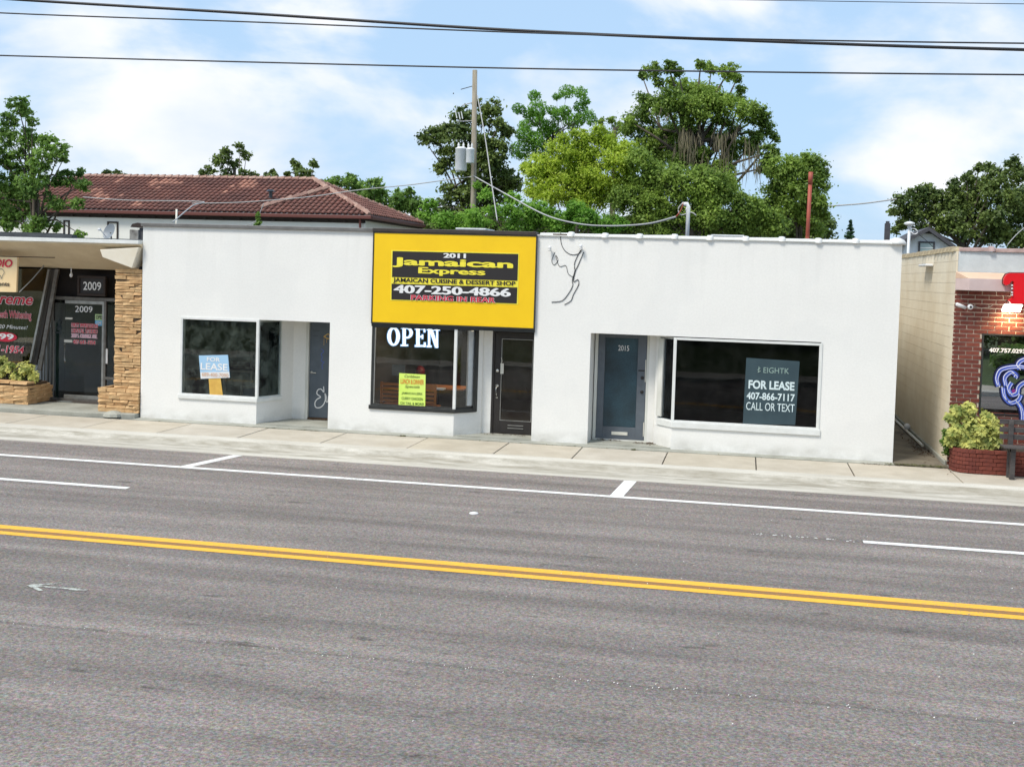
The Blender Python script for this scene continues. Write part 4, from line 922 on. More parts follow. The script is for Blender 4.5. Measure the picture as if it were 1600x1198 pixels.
# slanted mullions and display window
def slant(pt, pb, wpx, Y, mat, nm):
    a, b = at(*pt, Y), at(*pb, Y); w2 = at(pt[0]+wpx, pt[1], Y).x-a.x
    MB().prism([tuple(a), (a.x+w2, a.y, a.z), (b.x+w2, b.y, b.z), tuple(b)], (0, .06, 0)).build(nm, mat, SB)
slant(Z1(285, 268), Z1(193, 795), 5.5, YW-.1, M['alu_dark'], 'slanted_mullion')
slant(Z1(248, 268), Z1(150, 752), 3, YW-.16, M['alu'], 'slanted_mullion')
slant(Z1(262, 268), Z1(165, 765), 7, YW, M['interior'], 'dark_reveal')
q = [at(*p, YW-.08) for p in ((-30, 420), (75, 420), (46, 566), (46, 600), (-30, 600))]
MB().prism([tuple(p) for p in q], (0, .01, 0)).build('display_pane', glass_mat('display_glass', (.75, .72, .6), 1.6, .002), SB)
q = [at(*p, YW+.05) for p in ((-30, 420), (80, 420), (46, 600), (-30, 600))]
MB().prism([tuple(p) for p in q], (0, .03, 0)).build('window_film', M['olive'], SB)
bl = MB()
for k in range(11):
    x0 = at(-14+k*5.1, 520, YW-.02).x; bl.plan([(x0, YW), (x0+.03, YW-.03), (x0+.06, YW)], .55, at(20, 473, YW).z)
bl.build('vertical_blind', M['blind'], SB)
bl = MB()
for k in range(5):
    x0 = at(64+k*4.5, 600, YW+.1).x; bl.plan([(x0, YW+.1), (x0+.02, YW+.07), (x0+.04, YW+.1)], .15, 1.3+.15*k)
bl.build('side_blind', M['blind'], SB)
GY = YW-.09
def zw(body, x0, y0, x1, y1, mat, **k): return zt_(body, x0, y0, x1, y1, mat, GY, SB, **k)
def both(body, x0, y0, x1, y1, b1=.05, b2=.005, e=.006, sh_=0.):
    zt_(body, x0, y0, x1, y1, M['white_print'], GY, SB, bold=b1, expand=e, shear=sh_); zt_(body, x0, y0, x1, y1, M['red_print'], GY-.004, SB, bold=b2, shear=sh_)
both('Supreme', -125, 392, 172, 466, .05, .02, .012, .3)
both('Professional Teeth Whitening', -160, 480, 163, 532, .04, .01, .006)
zw('In Only 20 Minutes!', -110, 556, 145, 582, M['white_print'], shear=.3)
q = at(*Z1(28, 620), GY); MB().lathe((q.x, GY-.006, q.z), [(.30, 0), (.30, .003)], 20, 'Y').build('price_burst', M['red_print'], SB)
o = [c for c in SB.children if c.name.startswith('price_burst')][0]
for v in o.data.vertices: v.co.z = q.z+(v.co.z-q.z)*.36
zt_('$99', -45, 602, 72, 636, M['white_print'], GY-.008, SB, bold=.03)
zt_('407-641-1954', -160, 662, 125, 700, M['white_print'], GY, SB, bold=.05, shear=.2, expand=.008); zt_('407-641-1954', -160, 662, 125, 700, M['red_print'], GY-.004, SB, bold=.015, shear=.2)
# hanging cream sign at frame left
HS_ = empty('hanging_sign', at(0, 428, .2), 'cream and orange hanging sign with red letters under the beige canopy', 'sign')
q = [at(*Z1(*p), .2) for p in ((-150, 196), (90, 204), (84, 388), (-150, 384))]
MB().prism([tuple(p) for p in q], (0, .06, 0)).build('board', M['cream_sign'], HS_, bevel=.006)
zt_('STUDIO', -118, 215, 65, 256, M['red_print'], .19, HS_, bold=.03, shear=.2)
zt_('Appointments', -150, 330, 50, 360, M['black_print'], .19, HS_, bold=.02)
ribbon([Z1(*p) for p in ((-20, 300), (-8, 270), (12, 268), (22, 285), (14, 300), (8, 318), (2, 300), (-6, 316), (-20, 300))], .012, .19, M['paper'], HS_, 'tooth_outline')
MB().tube([at(*Z1(100, 388), .2), at(*Z1(168, 320), .5), at(*Z1(230, 248), .75)], .012, 6).build('bracket', M['alu'], HS_)
MB().tube([at(*Z1(95, 204), .15), at(*Z1(285, 208), .3)], .01, 5).tube([at(*Z1(-100, 200), .2), at(*Z1(95, 204), .2)], .01, 5).build('hanging_rail', M['dark_wood'], HS_)
# planter box of ledge stone
PLT = empty('stone_planter', (-16, .6, .1), 'golden ledge stone planter box below the display window', 'planter')
px1 = -15.27
MB().box(-20, px1-.03, .30, 1.05, .1, .56).build('core', M['mortar_dark'], PLT); MB().box(-20, px1-.12, .42, .98, .56, .585).build('earth', M['soil'], PLT)
def planter_course(z_, j):
    x = px1
    while x > -17.2:
        i = rr.randrange(1, 4); x -= WS[i]; link('stone', lib[(i, j)], PLT, (x+.004, .26+rr.uniform(-.015, .01), z_))
    y = .27
    while y < 1.1:
        i = rr.randrange(1, 3); o = link('stone', lib[(i, j)], PLT, (px1+rr.uniform(-.01, .02), y, z_)); o.rotation_euler = (0, 0, math.pi/2); y += WS[i]+.004
z_ = .105
while z_ < .5:
    j = rr.randrange(1, 3); planter_course(z_, j); z_ += HS[j]+.006
x = px1+.02
m_cap = [stone_mesh(.42, .045, .30), stone_mesh(.42, .045, .30)]
for k in range(5): link('cap_stone', m_cap[k % 2], PLT, (x-.43*(k+1), .22, .545+.004*(k % 2)))
# variegated bushes: rosettes of long leaflets
def rosette_bush(clumps, Y, label, parent_name, seed, leaf=.085, base_z=.5, n_ros=None):
    rng = np.random.default_rng(seed); sc = CF/(CD+Y); root = empty(parent_name, at(clumps[0][0], clumps[0][1], Y)*1.0, label, 'shrub')
    root.location.z = base_z; V = []; F = 0
    for x, y, r_ in clumps:
        rm = r_/sc
        for k in range(int(4+r_*.85)):
            d = rng.normal(size=3); d[1] = -abs(d[1])*.8+.25*rng.normal(); d[2] = abs(d[2])*.9-.35; d /= np.linalg.norm(d)
            c = np.array(at(x, y, Y))+d*rm*rng.uniform(.6, 1.35)
            ax = d+np.array([0, -.25, .45]); ax /= np.linalg.norm(ax)
            e1 = np.cross(ax, [0, 0, 1.]); e1 /= np.linalg.norm(e1)+1e-6; e2 = np.cross(ax, e1)
            nl = rng.integers(7, 10); ph = rng.uniform(0, 6.28)
            for q in range(nl):
                a = ph+2*math.pi*q/nl; dr = (e1*math.cos(a)+e2*math.sin(a))*.92+ax*rng.uniform(-.25, .25); sd_ = np.cross(dr, ax); L_ = leaf*rng.uniform(.8, 1.2); wv = L_*.27
                V += [c+dr*L_*.12, c+dr*L_*.6+sd_*wv, c+dr*L_-ax*L_*.18, c+dr*L_*.6-sd_*wv]
    n = len(V)//4; me = bpy.data.meshes.new('foliage'); me.from_pydata([tuple(v) for v in V], [], [(4*i, 4*i+1, 4*i+2, 4*i+3) for i in range(n)]); me.materials.append(LEAF['varieg'])
    link('foliage', me, root)
    cl = [(at(x, y, Y+.08), r_/sc*.6, r_/sc*.6, r_/sc*.6) for x, y, r_ in clumps]
    link('inner_leaves', leaves_mesh('inner_leaves', cl, LEAF['dark'], leaf*.7, .28, seed), root)  # dark green colour paints the shaded gaps between the rosettes
    st_ = MB()
    for x, y, r_ in clumps:
        q = at(x, y, Y+.05); st_.tube([(q.x*.7+root.location.x*.3, q.y+.05, base_z), tuple(q)], .014, 5)
    st_.build('stem', M['trunk'], root); return root
rosette_bush([(4, 565, 9), (12, 575, 12), (24, 588, 8), (40, 578, 13), (50, 588, 11), (30, 593, 7), (0, 585, 9)], .62, 'low yellow variegated shrub in the ledge stone planter', 'variegated_shrub', 21, .095, .58)
# roof things on the left building
SD = empty('satellite_dish', at(171, 378, 1.5), 'grey satellite dish on the roof beside the weathered chimney', 'satellite dish')
c = at(170, 361.5, 1.5); r_ = 14.5*(CD+1.5)/CF; d_ = MB(); seg = 20
ax = Vector((-.35, -.85, .35)).normalized(); e1 = ax.cross(Vector((0, 0, 1))).normalized(); e2 = e1.cross(ax)
for i in range(5):
    rr_ = r_*i/4; dpt = .06*(1-(i/4)**2)
    for k in range(seg): a_ = 2*math.pi*k/seg; d_.v.append(tuple(c+e1*(rr_*math.cos(a_))+e2*(rr_*math.sin(a_))-ax*dpt))
for i in range(4):
    for k in range(seg): d_.f.append((i*seg+k, i*seg+(k+1) % seg, (i+1)*seg+(k+1) % seg, (i+1)*seg+k))
d_.build('dish', pm('dish_grey', (.22, .25, .28), None, 3, .5), SD, smooth=True)
MB().tube([c-ax*.05, Vector((c.x, c.y+.12, 3.75))], .02, 6).build('mast', M['alu'], SD)
MB().tube([c-e2*r_*.8, c+ax*.22-e2*.05], .01, 5).lathe(tuple(c+ax*.24-e2*.06), [(.03, -.03), (.04, .0), (.03, .03)], 8).build('receiver', M['white'], SD)
CHM = empty('chimney', at(208, 380, .9), 'weathered concrete chimney with dark metal hood at the end of the left roof', 'chimney')
p0, p1 = at(202, 384, .9), at(216, 359, .9); MB().box(p0.x, p1.x, .9, 1.25, 3.70, p1.z).build('stack', pm('weathered_concrete', (.42, .41, .38), (.12, .11, .10), 6, .95, .5, 30), CHM, bevel=.01)
p2 = at(224, 350, 1.0); MB().box(p1.x-.0, X0-.02, .95, 1.3, 3.1, at(210, 356, .95).z).build('dark_flue', M['slate'], CHM)
m = MB(); zc = at(210, 353, .95).z; m.prism([(p0.x+.02, .9, zc-.03), (p0.x+.06, .9, zc+.04), (p0.x+.19, .9, zc+.07), (p1.x+.12, .9, zc+.03), (p1.x+.14, .9, zc-.03)], (0, .35, 0)); m.build('hood', M['dark_wood'], CHM)
p = at(104, 371, 1.5); RV = empty('roof_vent', (p.x, 1.5, 3.76), 'small square brown roof vent below the left tree', 'vent')
MB().box(p.x-.06, p.x+.06, 1.44, 1.56, 3.76, p.z+.05).build('body', M['wood_pole'], RV); MB().box(p.x-.09, p.x+.09, 1.41, 1.59, p.z+.05, p.z+.075).build('cap', M['dark_wood'], RV)

# ------------------------------------------------------------------ brick fronted building on the right
XA = 3.72
BB = empty('brick_fronted_building', (6.3, 0, 0), 'brick fronted shop with cream block side wall, pink canopy band and tile coping', 'building')
c_ = MB(); c_.box(XA+.02, 9, .012, .2, 3.44, 3.93)
c_.build('upper_wall', M['grey_stucco'], BB)
c_ = MB(); c_.box(XA+.02, 9, .01, .2, .02, .98); c_.box(XA+.02, 4.22, .01, .2, .98, 3.44); c_.box(4.22, 9, .01, .2, 2.46, 3.44); c_.build('front_backing', M['mortar'], BB)
# side wall, block by block courses with recessed joints (joined)
MB().box(XA+.02, XA+.2, .2, 13.8, 0, 3.9).box(XA+.02, 9, 13.8, 14, 0, 3.9).build('side_backing', M['cmu_gap'], BB)
cb = MB(); ny = 0
for k in range(20):
    y = -.0 if k % 2 else -.2
    while y < 13.8:
        y0 = max(y, 0.0); y1 = min(y+.4, 13.8); cb.box(XA+rr.uniform(0, .0015), XA+.03, y0+.0015, y1-.0015, .2*k-.05+.002, min(.2*k+.15-.002, 3.93)); y += .4
cb.build('blockwork', M['cmu'], BB, kind='stuff')
MB().box(XA-.05, XA-.001, .0, 13.8, .0, .10).build('wall_footing', M['concrete'], BB, bevel=.02)
# bricks, one by one
bl_, bh, gp = .224, .062, .016
bmesh_lib = []
for k in range(4):
    m = MB().box(0, bl_, 0, .06, 0, bh); m.v = [(x+rr.uniform(-.002, .002), y+(rr.uniform(-.003, .003) if y < .01 else 0), z+rr.uniform(-.002, .002)) for x, y, z in m.v]; bmesh_lib.append(m.mesh('brick', M['brick']))
k = 0; z_ = .03; XE = 5.30
while z_+bh < 3.22:
    x = XA+.0-(.12 if k % 2 else 0)
    while x < XE:
        a, b = max(x, XA+.002), min(x+bl_, XE+.2)
        if z_ > .97 and z_+bh < 2.46: b = min(b, 4.235)
        if b-a > .04:
            vis = (z_ > .97) or x < 4.1
            if vis or z_ > .3:
                o = link('brick', bmesh_lib[rr.randrange(4)], BB, (a, -.002, z_)); o.scale = ((b-a)/bl_, 1, 1)
        x += bl_+gp
    z_ += bh+gp; k += 1
# canopy band
P = [(XA+.0, -.002), (3.89, -.36), (9, -.36), (9, 0.0)]
m = MB(); top = [(XA+.0, -.002, 3.555), (9, -.002, 3.555), (9, -.36, 3.44), (3.89, -.36, 3.44)]
m.poly(top); m.poly([(XA+.0, -.002, 3.555), (3.89, -.36, 3.44), (XA, -.002, 3.44)]); m.build('canopy_top', M['tan_band'], BB)
m = MB(); m.plan([(XA, -.002), (3.89, -.365), (9, -.365), (9, -.002)], 3.225, 3.438); m.build('canopy_band', M['pink_band'], BB, bevel=.004)
# coping front and side
cf = coping_mesh(.60, .075, M['pink_coping']); cs = coping_mesh(.42, .085, M['tan_coping'], ax='Y')
for i in range(8): link('coping_tile', cf, BB, (XA+.05+i*.60, .08, 3.93)).rotation_euler = (0, rr.uniform(-.02, .02), rr.uniform(-.02, .02))
for i in range(26): link('side_coping_tile', cs, BB, (XA+.09, .1+i*.40, 3.93)).rotation_euler = (rr.uniform(-.02, .02), 0, rr.uniform(-.03, .03))
# window
m = frame_xz(MB(), 4.225, 8, .985, 2.455, .03, -.015, .03).build('window_frame', M['frame_dark'], BB)
MB().box(4.25, 7.98, .0, .006, 1.01, 2.43).build('pane', M['glass_mirror'], m)
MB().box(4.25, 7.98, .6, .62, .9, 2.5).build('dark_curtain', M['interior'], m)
def Z7(x, y): return (1380+x/5.445, 340+y/5.445)
ptext('407.757.0293', *Z7(900, 1113), *Z7(1210, 1150), -.004, M['white_print'], m, bold=.035)
# script logo
def Z8(x, y): return (1380+x/5.209, 540+y/5.209)
LG = empty('window_logo', at(1590, 610, -.03), 'ornate blue and violet script logo sign in the brick shop window', 'sign')
curves = [((940, 330), (925, 270), (950, 205), (1010, 180), (1080, 172), (1146, 175), (1230, 200)), ((1000, 330), (990, 260), (1040, 215), (1080, 240), (1075, 262)), ((975, 340), (990, 420), (1040, 465), (1100, 440), (1118, 400)), ((1110, 190), (1095, 160), (1120, 125), (1180, 110), (1240, 150)), ((1085, 450), (1120, 500), (1135, 560), (1135, 610)), ((1045, 300), (1020, 350), (1045, 400), (1090, 385), (1100, 340), (1150, 300), (1230, 300))]
for i, cv in enumerate(curves):
    ribbon([Z8(*p) for p in cv], .13, -.02, M['neon_navy'], LG, 'backing', .002*i)
for i, cv in enumerate(curves):
    ribbon([Z8(*p) for p in cv], .075, -.036, M['neon_blue'], LG, 'stroke', .002*i)
    ribbon([Z8(p[0]-9, p[1]-9) for p in cv], .014, -.050, M['neon_line'], LG, 'outline', .001*i)
    ribbon([Z8(p[0]+9, p[1]+9) for p in cv], .009, -.050, M['neon_line'], LG, 'outline', .001*i)
q = at(*Z8(1065, 375), -.04); MB().lathe((q.x, -.045, q.z), [(.05, 0), (.05, .004)], 12, 'Y').build('violet_spot', pm('violet_face', (.25, .03, .22), None, 3, .4), LG)
# big red letter T
TL = empty('channel_letter', at(1600, 476, -.45), 'big red letter T standing on the pink canopy band', 'sign letter')
pts = [(1568.5, 443), (1569, 435), (1573, 428.5), (1580, 426.5), (1640, 427), (1640, 446), (1634, 438), (1620, 437), (1616, 440), (1617, 466), (1624, 475), (1580, 474.5), (1575.5, 469), (1581, 466), (1583.5, 459), (1584.3, 440), (1581, 439), (1577, 444), (1572, 446)]
q = [tuple(at(*p, -.50)) for p in pts]; MB().prism(q, (0, .10, 0)).build('face', M['red_gloss'], TL)
q2 = [(p[0]*1.0, -.395, p[2]) for p in q]; 
cx = sum(p[0] for p in q)/len(q); cz = sum(p[2] for p in q)/len(q)
MB().prism([((p[0]-cx)*1.03+cx, -.392, (p[2]-cz)*1.05+cz) for p in q], (0, .02, 0)).build('back_plate', M['frame_dark'], TL)
for yy in (446, 451, 457, 461):
    p = at(1581.3, yy, -.51); MB().lathe((p.x, -.505, p.z), [(.016, 0), (.016, -.02), (.006, -.03)], 8, 'Y').build('bulb', M['white'], TL)
# floodlight under the band
FL = empty('floodlight', at(1582, 483, -.25), 'lit white floodlight under the red letter', 'lamp')
q = [at(*p, -.30) for p in ((1570, 477.5), (1598, 476.5), (1594, 488), (1565, 487))]
MB().prism([tuple(p) for p in q], (0, .05, .03)).build('lens', M['lamp_glow'], FL, bevel=.01)
MB().tube([at(1582, 479, -.25), (at(1582, 479, -.25).x, -.05, 3.05)], .02, 6).build('arm', M['frame_dark'], FL)
ld = bpy.data.lights.new('floodlight_beam', 'SPOT'); lo = bpy.data.objects.new('floodlight_beam', ld); scene.collection.objects.link(lo); lo.parent = FL
p = at(1582, 490, -.25); lo.location = p-FL.location; ld.energy = 26; ld.color = (1, .72, .38); ld.spot_size = R(140); ld.spot_blend = .8; ld.shadow_soft_size = .08
lo.rotation_euler = Vector((0, -.75, 1)).to_track_quat('Z', 'Y').to_euler()
# cameras
for i, (x, y, dx) in enumerate(((1502, 478, -.08), (1516, 479.5, .05))):
    CM = empty('security_camera', at(x, y, -.1), ['white bullet camera pointing left on the dark brick', 'white round camera right beside the bullet camera'][i], 'camera')
    p = at(x, y, -.14); 
    if i == 0: MB().tube([p+Vector((-.09, -.04, .03)), p+Vector((.08, .04, -.03))], .033, 10).build('body', M['white'], CM, smooth=True)
    else: MB().lathe((p.x, p.y-.03, p.z), [(.035, -.02), (.05, 0), (.05, .05), (.03, .07)], 12, 'Y').build('body', M['white'], CM, smooth=True); MB().lathe((p.x, p.y-.055, p.z), [(.02, -.002), (.022, .004)], 10, 'Y').build('lens', M['black_print'], CM)
    MB().tube([p, (p.x+.05, -.0, p.z-.01)], .018, 6).build('arm', M['white'], CM)
stroke([(1521, 478), (1532, 481), (1545, 480), (1552, 476)], .004, -.02, M['ivory'], BB, 'camera_cable')
# side wall lamp
p = Vector((XA-.03, 3.2, 3.55)); 
tag(MB().box(XA-.16, XA-.002, 2.6, 3.6, 3.68, 3.73).build('wall_vent', M['white'], bevel=.02), 'small white fixture high on the cream block side wall', 'wall fixture')
# planter of brick
BP = empty('brick_planter', (4.4, -.6, 0), 'low red brick planter with rounded corner holding a yellow shrub', 'planter')
PLN = [(3.80, -.0), (3.70, -.30), (3.72, -.55), (3.82, -.70), (3.98, -.755), (5.6, -.755)]
core = [(3.84, -.0), (3.75, -.30), (3.77, -.53), (3.85, -.65), (4.0, -.70), (5.6, -.70), (5.6, .0)]
MB().plan(core, .01, .39).build('core', pm('dark_mortar', (.16, .09, .07), None, 9, .9), BP); MB().plan([(3.9, -.05), (3.9, -.6), (5.5, -.6), (5.5, -.05)], .39, .41).build('earth', M['soil'], BP)
segs = []
import itertools
def along(pl, s):
    for a, b in zip(pl, pl[1:]):
        L_ = math.hypot(b[0]-a[0], b[1]-a[1])
        if s <= L_: return (a[0]+(b[0]-a[0])*s/L_, a[1]+(b[1]-a[1])*s/L_), math.atan2(b[1]-a[1], b[0]-a[0])
        s -= L_
    return pl[-1], 0
tot = sum(math.hypot(b[0]-a[0], b[1]-a[1]) for a, b in zip(PLN, PLN[1:]))
for r_ in range(5):
    s = (.055 if r_ % 2 else 0)
    while s+bl_ < tot:
        curved = s < 1.05; Lb = .105 if curved else bl_
        (x, y), an = along(PLN, s); (x2, y2), _ = along(PLN, s+Lb); an = math.atan2(y2-y, x2-x)
        o = link('brick', bmesh_lib[rr.randrange(4)], BP, (x, y, .012+r_*(bh+.009))); o.rotation_euler = (0, 0, an); o.scale = (Lb/bl_, 1, 1)
        s += Lb+.008
s = 0
while s+.08 < tot:
    (x, y), _ = along(PLN, s); (x2, y2), _ = along(PLN, s+.20); an = math.atan2(y2-y, x2-x); Lb = .105 if s < 1.05 else .2
    o = link('cap_brick', bmesh_lib[rr.randrange(4)], BP, (x-.0, y-.006, .012+5*(bh+.009))); o.rotation_euler = (0, 0, an); o.scale = (Lb/bl_, 2.2, .9); s += Lb+.006
rosette_bush([(1500, 642, 12), (1488, 655, 10), (1515, 640, 9), (1495, 672, 14), (1515, 665, 13), (1530, 675, 15), (1545, 655, 10), (1553, 672, 10), (1540, 690, 14), (1510, 692, 15), (1490, 690, 9), (1522, 703, 10), (1555, 692, 9)], -.42, 'bushy yellow variegated shrub in the brick planter beside the bench', 'variegated_shrub', 33, .115, .40)
cl = [(at(x, y, -.2), r_/80, r_/80, r_/80) for x, y, r_ in ((1480, 675, 7), (1478, 690, 8), (1482, 704, 9), (1486, 650, 6))]
o = link('ivy_clump', leaves_mesh('ivy_clump', cl, LEAF['maple'], .05, .6, 9)); tag(o, 'plain green leafy clump at the left foot of the yellow shrub', 'plant')
# bench
BN = empty('bench', (4.9, -.95, 0), 'dark weathered wooden bench in front of the brick planter', 'bench')
for k, (ya, yb) in enumerate(((655, 663), (667, 675), (678, 686))):
    za, zb = at(1580, ya, -.85).z, at(1580, yb, -.85).z
    MB().box(4.42, 6.1, -.86-.02*k, -.83-.02*k, zb, za).build('back_slat', M['bench_wood'], BN, bevel=.006)
zs = at(1580, 695, -1.0).z
for k in range(3): MB().box(4.42, 6.1, -.94-.12*k-.1, -.94-.12*k, zs-.035, zs).build('seat_slat', M['bench_wood'], BN, bevel=.006)
for x_ in (4.60, 5.95):
    MB().box(x_-.04, x_+.04, -1.16, -1.06, .0, zs-.035).build('leg', M['bench_wood'], BN, bevel=.008); MB().box(x_-.04, x_+.04, -.93, -.85, .0, at(1580, 656, -.85).z).build('leg', M['bench_wood'], BN, bevel=.008)
    MB().box(x_-.04, x_+.04, -1.17, -.85, zs-.10, zs-.036).build('arm_rail', M['bench_wood'], BN)
# little debris, weeds
def scatter(name, mat, spots, n, s0, label, cat, seed):
    q = random.Random(seed); m = MB()
    for i in range(n):
        x0, x1, y0, y1, z = spots[i % len(spots)]; x, y = q.uniform(x0, x1), q.gauss((y0+y1)/2, abs(y1-y0)/4); s = s0*q.uniform(.5, 1.4); a_ = q.uniform(0, 6.28); hz = q.uniform(.2, 1.)*s
        dx, dy = math.cos(a_)*s, math.sin(a_)*s
        m.poly([(x-dx, y-dy, z), (x+dy*.4, y-dx*.4, z+hz*.3), (x+dx, y+dy, z+hz), (x-dy*.4, y+dx*.4, z+hz*.4)])
    o = link(name, m.mesh(name, mat, fix=False)); tag(o, label, cat, kind='stuff')
scatter('leaf_litter', M['debris'], [(-2.05, -1.62, .25, .55, .032), (-1.8, -1.60, .35, .5, .035), (-2.8, -2.3, .5, .58, .032), (-9.1, -8.3, .98, 1.08, .032), (2.2, 3.0, -.42, -.26, .005), (-5.1, -4.2, .35, .62, .031)], 420, .022, 'dead leaves and dirt swept against door sills and walls', 'leaf litter', 3)
scatter('weeds', LEAF['weed'], [(2.8, 3.68, -.30, -.16, .02), (2.6, 3.6, -.36, -.2, .015), (-12.3, 2.7, -.345, -.31, -.003), (-2.02, -1.95, -.36, -.30, 0), (-6.6, -6.5, -.35, -.31, 0), (-10.1, -8.3, -.345, -.31, -.003)], 900, .022, 'small weeds growing along the sidewalk joint and alley mouth', 'weeds', 8)
scatter('alley_litter', M['debris'], [(3.35, 3.68, 0, 5, .022), (3.4, 3.66, 1, 3, .022)], 220, .03, 'dark leaf litter along the cream wall in the alley', 'leaf litter', 4)
p = at(1411, 664, 4.6); tag(MB().lathe((3.62, 4.6, .12), [(.03, -.05), (.07, 0), (.07, .05), (.03, .09)], 10).build('alley_lamp', M['white'], smooth=True), 'small round white fitting at the foot of the alley wall', 'fitting')
MB_p = MB().tube([(3.60, 9, .06), (3.60, 4.4, .06), (3.61, 2.2, .06)], .03, 8).build('drain_pipe', M['ivory']); tag(MB_p, 'pale pipe lying along the foot of the alley wall', 'pipe')

# ------------------------------------------------------------------ things on the white roof and behind
ZR = 3.8
def roof_box(x0, x1, y, d, ztop, label):
    o = empty('roof_unit', ((x0+x1)/2, y, ZR), label, 'roof unit'); MB().box(x0, x1, y, y+d, ZR, ztop-.04).build('body', M['alu'], o); MB().box(x0-.04, x1+.04, y-.04, y+d+.04, ztop-.04, ztop).build('lid', M['transformer'], o, bevel=.01)
a, b = at(715, 356, 4), at(757, 357, 4); roof_box(a.x, b.x, 4, .9, a.z, 'low pale roof hatch behind the yellow sign')
a, b = at(1114, 366.5, 4), at(1160, 368, 4); roof_box(a.x, b.x, 4, .8, a.z, 'thin pale roof hatch behind the coping right of the mast')
MS = empty('service_mast', (at(1075, 366, 2).x, 2, ZR), 'white weatherhead mast behind the coping with looped cables', 'mast')
p = at(1075.5, 324, 2); MB().tube([(p.x, 2, ZR), (p.x, 2, p.z), (p.x-.03, 2, p.z+.07), (p.x-.10, 2, p.z+.06)], .045, 10).build('pipe', M['transformer'], MS, smooth=True)
stroke([(1068, 316), (1060, 326), (1064, 336), (1080, 332), (1088, 337)], .014, 2, M['grey_cable'], MS, 'loop_cable'); stroke([(1068, 317), (1063, 330), (1056, 339)], .012, 1.97, M['rust'], MS, 'red_cable')
stroke([(1077, 335), (1072, 330), (1073, 322), (1066, 318)], .012, 1.98, M['white'], MS, 'white_cable')
p0, p1 = at(1261, 375, 6), at(1267, 269, 6); PP = empty('red_pipe', (p0.x, 6, ZR), 'leaning rust red vent pipe rising behind the coping', 'pipe')
MB().tube([(p0.x, 6, ZR), tuple(p0.lerp(p1, .82))], .047, 10).build('lower_pipe', M['rust'], PP, smooth=True); MB().tube([tuple(p0.lerp(p1, .82)), tuple(p1)], .055, 10).build('sleeve', M['rust'], PP, smooth=True)
MB().box(p0.x-.1, p0.x+.1, 5.9, 6.1, ZR, 4.3).build('base', M['white'], PP)
# utility pole with transformers
UPo = empty('utility_pole', (-9.41, 17, 0), 'weathered wooden utility pole with two pale transformers', 'utility pole')
pt = at(742, 110, 17); pb = at(739.5, 322, 17); d = (pt-pb); base = pb - d*(pb.z/d.z); MB().tube([tuple(base), tuple(pb), tuple(pt)], .115, 12, .085).build('pole', M['wood_pole'], UPo, smooth=True)
for (x0, x1, y0, y1, Y) in ((711, 730, 232, 267, 16.8), (728, 741.5, 233, 255, 16.6)):
    a, b = at(x0, y1, Y), at(x1, y0, Y); r_ = (b.x-a.x)/2; cx = (a.x+b.x)/2
    t_ = MB().lathe((cx, Y, a.z), [(r_*.96, 0), (r_, .02), (r_, b.z-a.z-.04), (r_*1.04, b.z-a.z-.03), (r_*1.02, b.z-a.z), (r_*.5, b.z-a.z+.05)], 16).build('transformer', M['transformer'], UPo, smooth=True)
    for k in (-.5, .35): MB().lathe((cx+k*r_, Y, b.z), [(.03, 0), (.045, .05), (.03, .07), (.045, .11), (.03, .14), (.02, .2)], 8).build('bushing', M['white'], t_)
MB().tube([at(720, 140, 17), at(738, 135, 17)], .014, 5).tube([at(708, 146, 17), at(709, 146.5, 17)], .025, 5).build('top_bracket', M['dark_wood'], UPo)
MB().tube([at(715, 190, 16.9), at(738, 189, 17)], .018, 5).tube([at(722, 165, 16.9), at(740, 160, 17)], .02, 5).build('cross_arm', M['grey_cable'], UPo)
for i, (x, y) in enumerate(((714, 185), (719, 187), (723, 186))): p = at(x, y, 16.8); MB().tube([p, p+Vector((-.06, 0, .25))], .018, 6).build('fuse', M['white'], UPo)
def cable(name, pts, Y, r_, mat, label, Y2=None, sag=8):
    n = len(pts); P = [at(x, y, Y if Y2 is None else Y+(Y2-Y)*i/(n-1)) for i, (x, y) in enumerate(pts)]; Q = []
    for i in range(n-1):
        p0, p1, p2, p3 = P[max(i-1, 0)], P[i], P[i+1], P[min(i+2, n-1)]
        for k in range(sag): t_ = k/sag; Q.append(.5*((2*p1)+(-p0+p2)*t_+(2*p0-5*p1+4*p2-p3)*t_*t_+(-p0+3*p1-3*p2+p3)*t_**3))
    Q.append(P[-1]); o = MB().tube(Q, r_, 6).build(name, mat, smooth=True); tag(o, label, 'cable'); return o
cable('overhead_cable', [(-700, -58), (-300, -24), (0, -2), (400, 22), (800, 47.5), (1200, 65), (1600, 78), (2000, 86), (2400, 90)], -3, .026, M['black_cable'], 'thickest overhead cable, entering at the top left corner')
cable('overhead_cable', [(-700, -32), (-300, 3), (0, 20.5), (400, 35), (700, 47), (900, 54), (1200, 62), (1600, 68), (2000, 70), (2400, 68)], -3.4, .013, M['black_cable'], 'thin overhead cable meeting the thick one near mid picture')
cable('overhead_cable', [(-700, 62), (-300, 78), (0, 87), (400, 97.5), (800, 107), (1200, 113), (1600, 117), (2000, 119), (2400, 119)], -3, .014, M['black_cable'], 'lowest overhead cable crossing just above the utility pole')
cable('overhead_cable', [(300, -38), (800, -6), (1150, 0), (1380, 3.5), (1600, 6.5), (2000, 10), (2400, 12)], -3, .006, M['black_cable'], 'faint overhead wire at the top right edge')
cable('service_drop', [(740, 275), (790, 303), (850, 335), (900, 349), (950, 353), (1010, 350), (1056, 339)], 16.9, .022, M['grey_cable'], 'sagging pale service cable from the pole to the white mast', 2)
cable('service_drop', [(738, 276), (700, 281), (640, 289), (560, 297), (480, 308), (380, 316), (300, 318)], 16.8, .018, M['grey_cable'], 'service cable running left from the pole over the tiled roof', 18)
